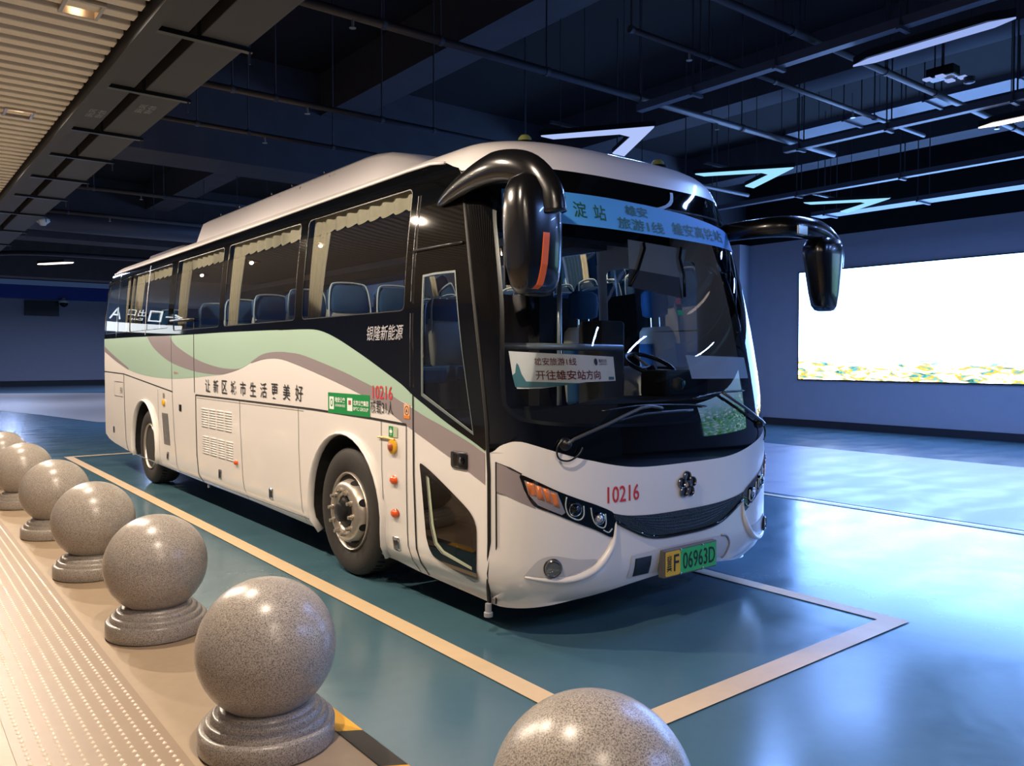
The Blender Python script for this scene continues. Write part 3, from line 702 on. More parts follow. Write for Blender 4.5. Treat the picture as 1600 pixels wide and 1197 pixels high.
# headlamps
def headlamp(sg):
    f = lambda L_: [(sg * a, b) for a, b in L_]
    ho = surf('headlamp', [(region(f(hl_poly), [], .03, .05), BLACKG, .006)], FRONT, BUS)
    surf('silver_bezel', [(region(f([(-.901, .985), (-.774, .908), (-.742, .790), (-.756, .776), (-.85, .838), (-.885, .9)]), [], .03, .05), SILV, .009)], FRONT, ho)
    for q in ([(-.894, .974), (-.864, .966), (-.856, .891), (-.883, .9)], [(-.861, .954), (-.838, .948), (-.824, .863), (-.851, .876)], [(-.833, .938), (-.81, .933), (-.793, .843), (-.818, .86)], [(-.802, .913), (-.778, .903), (-.764, .818), (-.787, .833)]):
        surf('turn_signal_segment', [(region(f(q), [], .03, .05), AMBER, .013)], FRONT, ho, thick=.005)
    for (u, v, r) in ((-.704, .806, .042), (-.598, .738, .036)):
        p, n = FRONT(sg * u, v, .008)
        bm = bmesh.new()
        M = Matrix.Translation(p) @ n.to_track_quat('Z', 'Y').to_matrix().to_4x4()
        lathe(bm, [(r, 0), (r, .012), (r * .86, .014), (r * .8, .006)], (0, 0, 0), 'z', 28); bmesh.ops.transform(bm, matrix=M, verts=bm.verts)
        pr = finish('projector_ring', bm, CHROME, ho, smooth=True, auto=30)
        bm = bmesh.new(); lathe(bm, [(.001, .022), (r * .4, .02), (r * .7, .012), (r * .8, .004)], (0, 0, 0), 'z', 28); bmesh.ops.transform(bm, matrix=M, verts=bm.verts)
        finish('projector_lens', bm, BLACKG if r > .04 else SILV, pr, smooth=True)
    DRL = mat('drl_strip', 'aab6b8', .2)
    for q in ([(-.738, .882), (-.742, .828), (-.728, .772), (-.69, .742), (-.669, .765), (-.669, .823)], [(-.639, .808), (-.633, .752), (-.618, .707), (-.58, .679), (-.562, .701), (-.565, .763)], [(-.575, .665), (-.545, .648), (-.525, .668)]):
        finish('running_light_strip', T(on_path(f(sm2(q, 4)), FRONT, .014), .0042, seg=6), DRL, ho, smooth=True)
headlamp(-1); headlamp(1)
# fog lamps in sculpted pockets, with the raised white crease around them
def fog(sg):
    f = lambda L_: [(sg * a, b) for a, b in L_]
    pk = sm2([(-.895, .425), (-.857, .500), (-.82, .530), (-.773, .533), (-.686, .504), (-.60, .488), (-.66, .44), (-.714, .415), (-.783, .408), (-.888, .415)], 3, True)
    ho = surf('fog_lamp_pocket', [(region(f(pk), [], .03, .05), mat('pocket_white', 'b9b8ba', .35), .003)], FRONT, BUS)
    p, n = FRONT(sg * -.79, .465, .004); M = Matrix.Translation(p) @ n.to_track_quat('Z', 'Y').to_matrix().to_4x4()
    bm = bmesh.new(); lathe(bm, [(.052, 0), (.052, .014), (.045, .018), (.043, .010), (.001, .016)], (0, 0, 0), 'z', 28); bmesh.ops.transform(bm, matrix=M, verts=bm.verts)
    fl = finish('fog_lamp', bm, mat('fog_lens', '6f7172', .15, metal=.5), ho, smooth=True, auto=40)
    bm = bmesh.new(); lathe(bm, [(.056, 0), (.056, .010), (.051, .014), (.051, 0)], (0, 0, 0), 'z', 28); bmesh.ops.transform(bm, matrix=M, verts=bm.verts)
    finish('lamp_ring', bm, BLACK, fl, smooth=True, auto=40)
    cr = sm2([(-.497, .70), (-.503, .62), (-.522, .555), (-.558, .495), (-.605, .440), (-.66, .402), (-.72, .385), (-.79, .388), (-.895, .412)], 4)
    n_ = len(cr); rs = [.006 + .024 * math.sin(PI * min(1, (k + .5) / n_)) ** .8 for k in range(n_)]
    finish('bumper_crease', T(on_path(f(cr), FRONT, .000), rs, seg=12, sq=.8), WHITE, BUS, smooth=True)
fog(-1); fog(1)
# towing eye cover, plate recess and the plate
surf('tow_eye_cover', [(region(rect(-.365, -.255, .338, .453), [], .03, .05), BLACK, .006)], FRONT, BUS, thick=.006)
surf('plate_recess', [(region(sm2([(-.40, .33), (-.39, .475), (-.2, .487), (.2, .487), (.33, .482), (.385, .41), (.36, .32)], 1), [], .03, .05), mat('recess_white', 'c2c0c0', .4), .002)], FRONT, BUS)
finish('recess_edge', T(on_path(sm2([(.30, .486), (.345, .475), (.378, .42), (.372, .34), (.355, .315)], 4), FRONT, .003), .008, seg=8), mat('edge_grey', '8d8a8c', .4), BUS, smooth=True)
py = f_pt(0, .4).y - .045
def plate_xy(bmx, y):
    for v in bmx.verts: v.co = Vector((XC + .01 + v.co.x, y, v.co.y))
    return bmx
PL = finish('number_plate', B(XC - .245, XC + .285, py, py + .05, .297, .475), FRAMEG, BUS, bevel=.006)
finish('plate_face', plate_xy(region(rect(-.10, .265, .307, .465)), py - .002), PLATEG, PL)
finish('plate_face', plate_xy(region(rect(-.245, -.10, .307, .465, .012)), py - .002), PLATEY, PL)
finish('lettering', plate_xy(text('06963D', -.075, .252, .330, .440, .006), py - .004), mat('plate_ink', '06140a', .5), PL)
finish('lettering', plate_xy(text('F', -.165, -.115, .333, .440, .006), py - .004), mat('plate_ink', '06140a', .5), PL)
finish('lettering', plate_xy(text('冀', -.232, -.185, .335, .44, .006), py - .004), mat('plate_ink', '06140a', .5), PL)
for x, z in ((-.10, .31), (-.10, .462), (.12, .31), (.12, .462)): finish('plate_bolt', L([(.001, -.008), (.008, -.006), (.009, 0)], (XC + .01 + x, py - .002, z), 'y', 12), CHROME, PL)
# emblem: five chrome rings
em = empty('emblem', f_pt(0, .88), parent=BUS)
for u, v in ((0, .935), (-.052, .897), (.052, .897), (-.032, .838), (.032, .838)):
    p, n = FRONT(u / 1.27, v - .01, .006); M = Matrix.Translation(p) @ n.to_track_quat('Z', 'Y').to_matrix().to_4x4()
    bm = bmesh.new(); lathe(bm, [(.036, 0), (.036, .010), (.033, .015), (.029, .013), (.027, .004), (.027, 0)], (0, 0, 0), 'z', 24); bmesh.ops.transform(bm, matrix=M, verts=bm.verts)
    finish('emblem_ring', bm, mat('emblem_metal', '7d7d80', .15, metal=1), em, smooth=True, auto=60)
surf('lettering', [(text('10216', -.547, -.346, .820, .921, .012), RED, .003)], FRONT, BUS)
# destination banner stuck inside the glass
ban = [(-.89, 2.53), (-.7, 2.527), (-.3, 2.524), (0, 2.52), (.3, 2.514), (.6, 2.508), (.86, 2.50), (.88, 2.56), (.87, 2.63), (.593, 2.672), (.3, 2.71), (0, 2.728), (-.3, 2.735), (-.6, 2.735), (-.88, 2.735)]
RB = surf('route_banner', [(region(ban, [], .04, .1), BANNERB, .005)], FRONT, BUS)
bt = []
for body, u0, u1, z0, z1 in (('白', -.83, -.75, 2.575, 2.68), ('洋', -.705, -.625, 2.575, 2.68), ('淀', -.565, -.482, 2.575, 2.68), ('站', -.435, -.352, 2.572, 2.675), ('雄安', -.20, -.02, 2.635, 2.705), ('旅游1线', -.275, .09, 2.535, 2.615), ('雄安高铁站', .165, .66, 2.545, 2.635)):
    tb = text(body, u0, u1, z0, z1, .010)
    surf('lettering', [(grid_cut(tb, .06, .08), BANNERG, .008)], FRONT, RB)
surf('banner_arm', [(region(sm2([(.235, 2.86), (.215, 2.80), (.16, 2.755), (.08, 2.725), (.095, 2.712), (.18, 2.742), (.24, 2.79), (.262, 2.86)], 2), [], .03, .05), mat('grey_arm', '3c4044', .4), .004)], FRONT, BUS)

# --- side furniture
def side_line(pts, w, m=RUBBER, name='panel_gap', off=.004):
    poly = []
    a = []; b = []
    for i, p in enumerate(pts):
        q = Vector(pts[min(i + 1, len(pts) - 1)]) - Vector(pts[max(i - 1, 0)]); q.normalize(); n = Vector((-q.y, q.x)) * w / 2
        a.append((p[0] + n.x, p[1] + n.y)); b.append((p[0] - n.x, p[1] - n.y))
    return surf(name, [(region(a + b[::-1], [], 0, .1), m, off)], SIDE, BUS)
side_line([(4.81, 1.237), (5.3, 1.252), (6.3, 1.268), (7.6, 1.272), (9.43, 1.274)], .016)
side_line([(9.43, 1.274), (9.43, 1.0), (9.41, .6), (9.35, .37), (9.26, .29)], .022)
side_line([(10.33, 1.281), (12.75, 1.46), (14.0, 1.48)], .014)
side_line([(6.61, 1.262), (6.605, .9), (6.58, .6), (6.52, .26)], .006)
side_line([(5.16, 1.25), (5.155, .9), (5.13, .6)], .006)
side_line([(4.81, 1.237), (4.81, .8), (4.80, .5), (4.77, .21)], .010)
side_line([(8.03, 1.27), (8.02, 1.0), (7.96, .5), (7.88, .29)], .008)
side_line([(10.37, 1.97), (10.34, 1.2), (10.27, .7), (10.16, .30)], .010)
side_line([(9.49, 2.13), (9.47, 1.3)], .018)
side_line([(12.76, 1.455), (12.74, .95), (12.68, .5), (12.56, .345)], .018)
side_line([(10.98, 1.29), (10.96, .9), (10.90, .32)], .007)
side_line([(6.5, 1.245), (9.4, 1.245)], .004, mat('seam_grey', '8a8078', .5))
side_line([(4.725, 2.98), (4.725, 2.4), (4.72, 1.5), (4.715, .9), (4.69, .5), (4.66, .21)], .020)
side_line([(4.757, 2.98), (4.757, 1.45)], .008, GREYV)
finish('door_drip_rail', T([SIDE(y, z, .02)[0] for y, z in ((10.34, 2.14), (9.9, 2.135), (9.42, 2.13))], .018, seg=8), BLACK, BUS, smooth=True)
finish('door_drip_rail', T([SIDE(y, z, .012)[0] for y, z in ((4.74, 2.42), (4.4, 2.42), (4.16, 2.415))], .010, seg=8), BLACK, BUS, smooth=True)
# door panes
p = surf('door_window', [(region(door_glass, [], 0, .1), DOORGL, -.004)], SIDE, BUS)
def ring2(poly, k, c=None):
    cx = sum(a for a, b in poly) / len(poly); cy = sum(b for a, b in poly) / len(poly)
    return [(cx + (a - cx) * k, cy + (b - cy) * k) for a, b in poly]
surf('window_trim', [(region([(a + (.016 if a > 4.4 else -.01), b + (.014 if b > 2 else -.016)) for a, b in door_glass], [door_glass], 0, .1), mat('door_trim_grey', '5c6a6a', .4), .006)], SIDE, p)
lw_out = sm2([(4.633, .983), (4.600, .985), (4.446, .929), (4.135, .790), (4.04, .735), (3.995, .676), (3.985, .60), (3.99, .348), (4.02, .315), (4.088, .315), (4.422, .378), (4.498, .415), (4.545, .48), (4.566, .55), (4.614, .86), (4.632, .95)], 3, True)
p = surf('lower_door_window', [(region(low_glass, [], 0, .1), DOORGL, -.004)], SIDE, BUS)
surf('window_surround', [(region(lw_out, [low_glass], 0, .1), BLACKG, .005)], SIDE, p)
surf('window_trim', [(region([(4.565, .93), (4.505, .59), (4.455, .475), (4.36, .43), (4.035, .385), (4.04, .405), (4.35, .45), (4.43, .49), (4.475, .60), (4.53, .90)], [], 0, .1), mat('pale_trim', 'aeb79c', .4), -.002)], SIDE, p)
dh = surf('door_handle', [(region(rect(4.075, 4.255, 1.003, 1.112, .02), [], 0, .1), BLACK, .010)], SIDE, BUS, thick=.01)
surf('handle_recess', [(region(rect(4.19, 4.225, 1.02, 1.095, .01), [], 0, .1), BLACKG, .012)], SIDE, dh)
finish('lock_knob', L([(.001, -.016), (.022, -.014), (.024, 0)], SIDE(4.12, 1.06, .012)[0], 'x', 20), BLACKG, dh, smooth=True)
bxh = surf('access_flap', [(region(rect(9.98, 10.06, 1.06, 1.14, .008), [], 0, .1), BLACK, .008)], SIDE, BUS, thick=.008)
# wheel arches
for ar, nm in ((archF, 'wheel_arch'), (archR, 'wheel_arch')):
    P3 = [SIDE(y, z, .008)[0] for y, z in ar]
    wa = finish(nm, T(P3, .032, seg=12, sq=.45, up=(-1, 0, 0)), WHITE, BUS, smooth=True)
    bm = bmesh.new(); x0, x1 = XC - HW + .01, XC - HW + .75
    A = [bm.verts.new((x0, y, z)) for y, z in ar]; D2 = [bm.verts.new((x1, y, z)) for y, z in ar]
    for i in range(len(ar) - 1): bm.faces.new((A[i], A[i + 1], D2[i + 1], D2[i]))
    bm.faces.new(D2); finish('arch_liner', bm, mat('liner_black', '060606', .9), wa)
# wheels
def wheel(yc, zc, rear=False, x0=None, sg=-1):
    w = empty('wheel', (x0, yc, zc), parent=BUS); wd = .30
    prof = [(.30, .02), (.33, .0), (.40, -.012), (.455, -.008), (.485, .012), (.498, .035), (.5, .06), (.5, wd - .06), (.485, wd - .012), (.40, wd), (.30, wd)]
    finish('tyre', L(prof, (x0, yc, zc), 'x', 72), TYRE, w, smooth=True, auto=50)
    bm = bmesh.new()
    for k in range(60):
        a = 2 * PI * k / 60; c_, s_ = math.cos(a), math.sin(a)
        pts = [(x0 + .05, yc + c_ * .501, zc + s_ * .501), (x0 + .11, yc + math.cos(a + .03) * .502, zc + math.sin(a + .03) * .502)]
        tube(bm, pts, .006, seg=4)
    finish('tread', bm, RUBBER, w)
    if not rear:
        rim = L([(.302, .03), (.306, .004), (.298, -.006), (.290, .0), (.283, .03), (.272, .12), (.26, .17)], (x0, yc, zc), 'x', 64)
        rm = finish('rim', rim, STEEL, w, smooth=True, auto=50)
        bm = bmesh.new()
        prof = [(.262, .09), (.250, .02), (.235, -.03), (.215, -.05), (.185, -.055), (.150, -.05), (.128, -.03), (.122, .01)]
        lathe(bm, prof, (x0, yc, zc), 'x', 64); finish('wheel_disc', bm, STEEL, rm, smooth=True, auto=45)
        for k in range(8):
            a = 2 * PI * (k + .5) / 8; d = Vector((0, math.cos(a), math.sin(a)))
            p = Vector((x0 + .008, yc, zc)) + d * .246
            nrm = (Vector((-.35, 0, 0)) + d).normalized()
            M = Matrix.Translation(p) @ nrm.to_track_quat('Z', 'X').to_matrix().to_4x4() @ Matrix.Diagonal((1, 1.25, 1, 1))
            b2 = L([(.03, -.02), (.03, .003), (.001, .0035)], (0, 0, 0), 'z', 16); bmesh.ops.transform(b2, matrix=M, verts=b2.verts)
            finish('vent_hole', b2, mat('hole_black', '040404', .9), rm)
        for k in range(10):
            a = 2 * PI * k / 10 + .1
            finish('lug_nut', L([(.021, 0), (.021, -.02), (.015, -.022), (.014, -.045), (.001, -.05)], (x0 - .048, yc + .168 * math.cos(a), zc + .168 * math.sin(a)), 'x', 10), STEEL, rm)
        hb = finish('hub', L([(.122, .01), (.118, -.035), (.100, -.04), (.095, -.045), (.078, -.05), (.074, -.085), (.06, -.095), (.001, -.098)], (x0, yc, zc), 'x', 40), HUBD, rm, smooth=True, auto=40)
        b = bpy.data.meshes
    else:
        rm = finish('rim', L([(.302, .03), (.306, .004), (.298, -.006), (.290, .0), (.284, .03), (.272, .10), (.262, .15), (.235, .16), (.150, .165), (.13, .15), (.12, .09), (.001, .085)], (x0, yc, zc), 'x', 64), STEEL, w, smooth=True, auto=50)
        for k in range(10):
            a = 2 * PI * k / 10
            finish('lug_nut', L([(.02, 0), (.02, -.03), (.001, -.035)], (x0 + .162, yc + .195 * math.cos(a), zc + .195 * math.sin(a)), 'x', 10), STEEL, rm)
    if sg > 0: w.scale.x = -1
    return w
wheel(FW[0], FW[1], False, XC - HW + .02); wheel(RW[0], RW[1], True, XC - HW + .05)
wheel(FW[0], FW[1], False, XC + HW - .02, 1); wheel(RW[0], RW[1], True, XC + HW - .05, 1)
# underbody, floor and rear
finish('underbody', B(XC - 1.22, XC + 1.22, 4.3, 5.0, .32, .5), INTERD, BUS)
finish('underbody', B(XC - .5, XC + .5, 4.0, 13.9, .34, .9), INTERD, BUS)
finish('underbody', B(XC - 1.25, XC + 1.25, 6.45, 10.9, .32, .5), INTERD, BUS)
finish('underbody', B(XC - 1.22, XC + 1.22, 12.3, 13.9, .45, .7), INTERD, BUS)
finish('cabin_floor', B(XC - 1.26, XC + 1.26, 5.0, 14.0, 1.12, 1.18), INTERD, BUS)
finish('step_well', B(XC - 1.2, XC + 1.2, 3.95, 5.0, .42, .5), INTERD, BUS)
rear_out = [(q, .52) for q in (-1, -.5, 0, .5, 1)] + [(1, 1), (1, 2), (1, 2.98)] + [(q, 2.98) for q in (.5, 0, -.5)] + [(-1, 2.98), (-1, 2), (-1, 1)]
surf('rear_panel', [(region(rear_out, [], .05, .15), WHITE, 0), (region(rect(-.9, .9, 1.95, 2.8, .08), [], .05, .15), BLACKG, .004)], REAR, BUS)
# corner tail lamp sliver
surf('tail_marker', [(region(rect(-.998, -.985, 2.2, 2.48), [], .01, .1), mat('pale_amber', 'd9b070', .3), .006)], REAR, BUS)
# roof
def ring_at(t_):
    pts = []
    def zz(z0): return z0 + (3.21 - z0) * t_
    N = 49
    for i in range(N):
        s = -1 + 2 * i / (N - 1); s = math.copysign(1 - (1 - abs(s)) ** 1.35, s) if s else 0
        z0 = 2.885; pts.append(f_pt(s, zz(z0)))
    ysamp = [0, .006, .012, .02, .03, .045, .07, .12, .2, .3, .42, .55, .7, .85, 1]
    def sidept(q, fn):
        z = zz(2.885)
        for _ in range(4):
            y = ye(z) + (yr(z) - ye(z)) * q; z = zz(zcove(y))
        return fn(ye(z) + (yr(z) - ye(z)) * q, z)
    pts += [sidept(q, o_pt) for q in ysamp[1:]]
    for i in range(1, 24):
        s = 1 - 2 * i / 24; pts.append(r_pt(s, zz(2.98)))
    pts += [sidept(q, s_pt) for q in ysamp[::-1][:-1]]
    return pts
bm = bmesh.new(); rings = []
for t_ in [0, .06, .12, .2, .28, .36, .45, .54, .63, .72, .8, .87, .93, .97, 1.0]:
    rings.append([bm.verts.new(p) for p in ring_at(t_)])
for A, D2 in zip(rings, rings[1:]):
    n = len(A)
    for i in range(n): bm.faces.new((A[i], A[(i + 1) % n], D2[(i + 1) % n], D2[i]))
last = rings[-1]; n = len(last)
cen = [v.co.copy() for v in last]; cx = XC
# close the flat crown with a strip
half = 48 + 14 + 12
bm.faces.new(last)
bmesh.ops.triangulate(bm, faces=[f for f in bm.faces if len(f.verts) > 4])
bmesh.ops.recalc_face_normals(bm, faces=bm.faces)
ROOF = finish('roof', bm, mat('roof_white', 'cfcbcb', .35, coat=.3), BUS, smooth=True, auto=50)
# gutter line
finish('gutter_rail', T([SIDE(y, zcove(y), .004)[0] for y in (4.5, 4.7, 5.0, 6, 8, 10, 12, 13.7)], .012, seg=8), mat('roof_white', 'cfcbcb', .35), ROOF, smooth=True)
# roof air conditioner: long box with a domed nose
def ac_unit(y0, y1, hw, ztop, name, m, crown=.04, nose=.9, side_z=None):
    bm = bmesh.new(); rings = []
    ys = [y0 + nose * q for q in (0, .08, .2, .35, .55, .8, 1.0)] + [y1 - .06, y1]
    hs = [0.02, .30, .52, .72, .88, .97, 1, 1, .9]
    for y, h in zip(ys, hs):
        zb = 3.10; top = zb + (ztop - zb) * h; wd = hw * (.55 + .45 * min(1, h * 1.1))
        prof = []
        for k in range(21):
            q = -1 + 2 * k / 20; a = abs(q)
            zz = zb + (top - zb) * (1 - max(0, (a - .82) / .18) ** 2.2) if a > .82 else top + crown * h * (1 - (a / .82) ** 2)
            xx = XC + math.copysign(min(1, a ** .8 * 1.0), q) * wd
            prof.append(bm.verts.new((xx, y, zz)))
        rings.append(prof)
    for A, D2 in zip(rings, rings[1:]):
        for i in range(20): bm.faces.new((A[i], A[i + 1], D2[i + 1], D2[i]))
    bm.faces.new(rings[0][::-1]); bm.faces.new(rings[-1]); bmesh.ops.recalc_face_normals(bm, faces=bm.faces)
    return finish(name, bm, m, BUS, smooth=True, auto=40)
AC = ac_unit(5.3, 10.35, .97, 3.40, 'air_conditioner', mat('ac_white', 'c9c5c8', .4))
bm = bmesh.new()
for y in (6.7, 7.4, 7.9, 8.8, 9.4): lathe(bm, [(.012, 0), (.012, -.01), (.001, -.012)], (XC - .965, y, 3.34), 'x', 8)
finish('cover_screw', bm, BLACK, AC)
ac_unit(11.2, 13.2, .85, 3.27, 'roof_hatch', mat('hatch_grey', '77757c', .5), .03, .7)
for sx in (-1, 1):
    mk = finish('marker_lamp', L([(.05, 0), (.046, .03), (.03, .05), (.001, .058)], (XC + sx * .62, 4.32 if sx < 0 else 4.22, 3.165), 'z', 20), mat('marker_lens', '7d8450' if sx < 0 else 'b9c0c0', .2), BUS, smooth=True)
    finish('lamp_base', L([(.075, -.015), (.07, .008), (.05, .012)], (XC + sx * .62, 4.32 if sx < 0 else 4.22, 3.162), 'z', 20), BLACK, mk, smooth=True)
# --- printed marks on the near side
def side_text(body, y0, y1, z0, z1, m, bold=0, shear=0, off=.0055):
    b_ = text(body, -y0, -y1, z0, z1, bold, shear)
    for v in b_.verts: v.co.x = -v.co.x
    return (b_, m, off)
ch_ = '让新区城市生活更美好'; LT = []
ys_ = [9.075, 8.79, 8.50, 8.225, 7.94, 7.66, 7.375, 7.08, 6.81, 6.655]
yl = [9.08, 8.80, 8.515, 8.23, 7.945, 7.66, 7.375, 7.09, 6.925, 6.665]
SLOG = empty('slogan', SIDE(7.8, 1.32, 0)[0], parent=BUS)
for i, c_ in enumerate(ch_):
    y_ = 9.08 - i * (9.08 - 6.665) / 9
    surf('character', [side_text(c_, y_, y_ - .155, 1.322, 1.462, BLACKV, .008)], SIDE, SLOG)
surf('lettering', [side_text('银隆新能源', 5.365, 4.84, 1.822, 1.93, GREYV, .008, .2, .007)], SIDE, BUS)
surf('lettering', [side_text('10216', 5.28, 4.993, 1.399, 1.497, RED, .008)], SIDE, BUS)
surf('lettering', [side_text('核载31人', 5.312, 4.983, 1.292, 1.391, BLACKV, .002, 0, .006)], SIDE, BUS)
gs = surf('green_sticker', [(region(rect(6.02, 5.325, 1.257, 1.420)), GREENV, .005), (region(rect(5.995, 5.915, 1.288, 1.388)), WHITEV, .006), (region(rect(5.685, 5.6, 1.288, 1.388)), WHITEV, .006),
                            (region(circ(5.955, 1.34, .022, .032)), GREENV, .0065), (region(circ(5.955, 1.34, .012, .02)), WHITEV, .007), (region(rect(5.665, 5.62, 1.335, 1.37)), mat('sticker_red', '9a4a4a', .5), .0065),
                            side_text('雄安公交', 5.895, 5.72, 1.345, 1.388, WHITEV, .02, 0, .0065), side_text('XIONGAN BUS', 5.895, 5.72, 1.312, 1.333, WHITEV, .01, 0, .0065),
                            side_text('北京公交集团', 5.585, 5.345, 1.335, 1.375, WHITEV, .02, 0, .0065), side_text('BPTC GROUP', 5.585, 5.345, 1.296, 1.322, WHITEV, .01, 0, .0065)], SIDE, BUS)
surf('warning_sticker', [(region(rect(4.837, 4.76, 1.279, 1.379)), mat('sticker_peach', 'd9a27c', .5), .0055), (region(rect(4.837, 4.76, 1.279, 1.30)), mat('sticker_orange', 'd17a24', .5), .006),
                         (region(circ(4.798, 1.335, .028, .032), [circ(4.798, 1.335, .022, .026)]), BLACKV, .006), (region([(4.812, 1.32), (4.80, 1.352), (4.786, 1.318), (4.80, 1.326)]), BLACKV, .006)], SIDE, BUS)
surf('valve_sticker', [(region(rect(5.048, 4.985, 1.138, 1.213)), GREENV, .0055), (region(rect(4.985, 4.928, 1.138, 1.213)), mat('sticker_pale', 'a9b79a', .5), .0055), (region(circ(5.017, 1.176, .02, .014)), WHITEV, .006),
                       (region([(5.035, 1.19), (5.017, 1.203), (5.0, 1.19), (5.017, 1.197)]), WHITEV, .006), (region([(5.035, 1.16), (5.017, 1.147), (5.0, 1.16), (5.017, 1.153)]), WHITEV, .006)], SIDE, BUS)
surf('lettering', [side_text('EV1-18', 12.98, 12.86, 1.17, 1.26, BLACKV, .012), side_text('准乘31人', 10.26, 10.07, 1.50, 1.53, mat('faded_red', 'b06a60', .5), .01)], SIDE, BUS)
surf('charge_flap', [(region(rect(13.35, 12.82, 1.12, 1.34, .01), [rect(13.345, 12.825, 1.126, 1.334, .01)]), RUBBER, .004)], SIDE, BUS)
# yellow safety knob with tag
kn = finish('emergency_valve', L([(.052, 0), (.05, -.018), (.03, -.022), (.001, -.022)], SIDE(4.985, 1.07, .004)[0], 'x', 28), YELLOW, BUS, smooth=True, auto=40)
kn.scale = (1, 1, 1)
finish('valve_button', L([(.03, 0), (.028, -.01), (.001, -.014)], SIDE(4.985, 1.07, .027)[0], 'x', 20), mat('valve_red', '9c4a26', .4), kn, smooth=True)
finish('yellow_tag', T([SIDE(5.19, 1.125, .012)[0], SIDE(5.08, 1.128, .012)[0], SIDE(4.96, 1.122, .012)[0]], .008, seg=6), YELLOW, kn)
kn = finish('emergency_valve', L([(.04, 0), (.036, -.016), (.001, -.02)], SIDE(10.71, 1.13, .004)[0], 'x', 20), YELLOW, BUS, smooth=True, auto=40)
surf('valve_sticker', [(region(rect(10.75, 10.68, 1.19, 1.25)), mat('sticker_grey', '7d7468', .5), .005)], SIDE, BUS)
# orange side marker lamps
for y, z, r, rear_ in ((4.975, .835, .045, 0), (4.965, .60, .042, 1), (8.13, .635, .035, 0), (11.06, .64, .03, 0)):
    bm = L([(r, 0), (r * .9, -.016), (r * .5, -.026), (.001, -.028)], (0, 0, 0), 'x', 24)
    for v in bm.verts: v.co = Vector((v.co.x, v.co.y * 1.0, v.co.z * .72)) + SIDE(y, z, .004)[0]
    mk = finish('side_marker_lamp', bm, ORANGE, BUS, smooth=True)
    surf('lamp_bezel', [(region(circ(y - (.012 if rear_ else 0), z, r * 1.12, r * .82), [], 0, 0), CHROME if rear_ else WHITE, .003)], SIDE, mk)
# hatch latches
for y, z in ((4.955, .385), (7.235, .441), (8.63, .461), (10.565, .473), (13.414, .604)):
    lt = surf('hatch_latch', [(region(rect(y + .045, y - .045, z - .05, z + .05, .015)), CHROME, .006)], SIDE, BUS, thick=.006)
    surf('latch_recess', [(region(rect(y + .03, y - .03, z - .035, z + .025, .01)), BLACK, .008)], SIDE, lt)
# louvred vents
for cy0, z0, z1 in ((9.22, .93, 1.14), (9.19, .635, .835)):
    bm = bmesh.new()
    for c_ in range(4):
        ya = cy0 - c_ * .25; yb = ya - .20
        n_ = 8
        for k in range(n_):
            z = z0 + .01 + (z1 - z0 - .02) * k / (n_ - 1) - .0
            tube(bm, [SIDE(ya, z, .003)[0], SIDE(yb, z, .003)[0]], .0085, seg=8)
    finish('vent_louvre', bm, WHITE, BUS, smooth=True)
vp = []
for k in range(5):
    y_ = 10.80 - k * .055; vp.append((region([(y_, 1.0), (y_ - .028, 1.0), (y_ - .118, .608), (y_ - .09, .608)]), BLACK, .004))
surf('vent_slot', vp, SIDE, BUS)
finish('drain_pipe', L([(.02, 0), (.02, -.05), (.028, -.055), (.028, -.08)], (XC - HW + .06, 3.95, .19), 'z', 12), GREYV, BUS)
finish('drain_pipe', L([(.014, 0), (.014, -.05)], (XC - HW + .06, 9.2, .29), 'z', 12), GREYV, BUS)

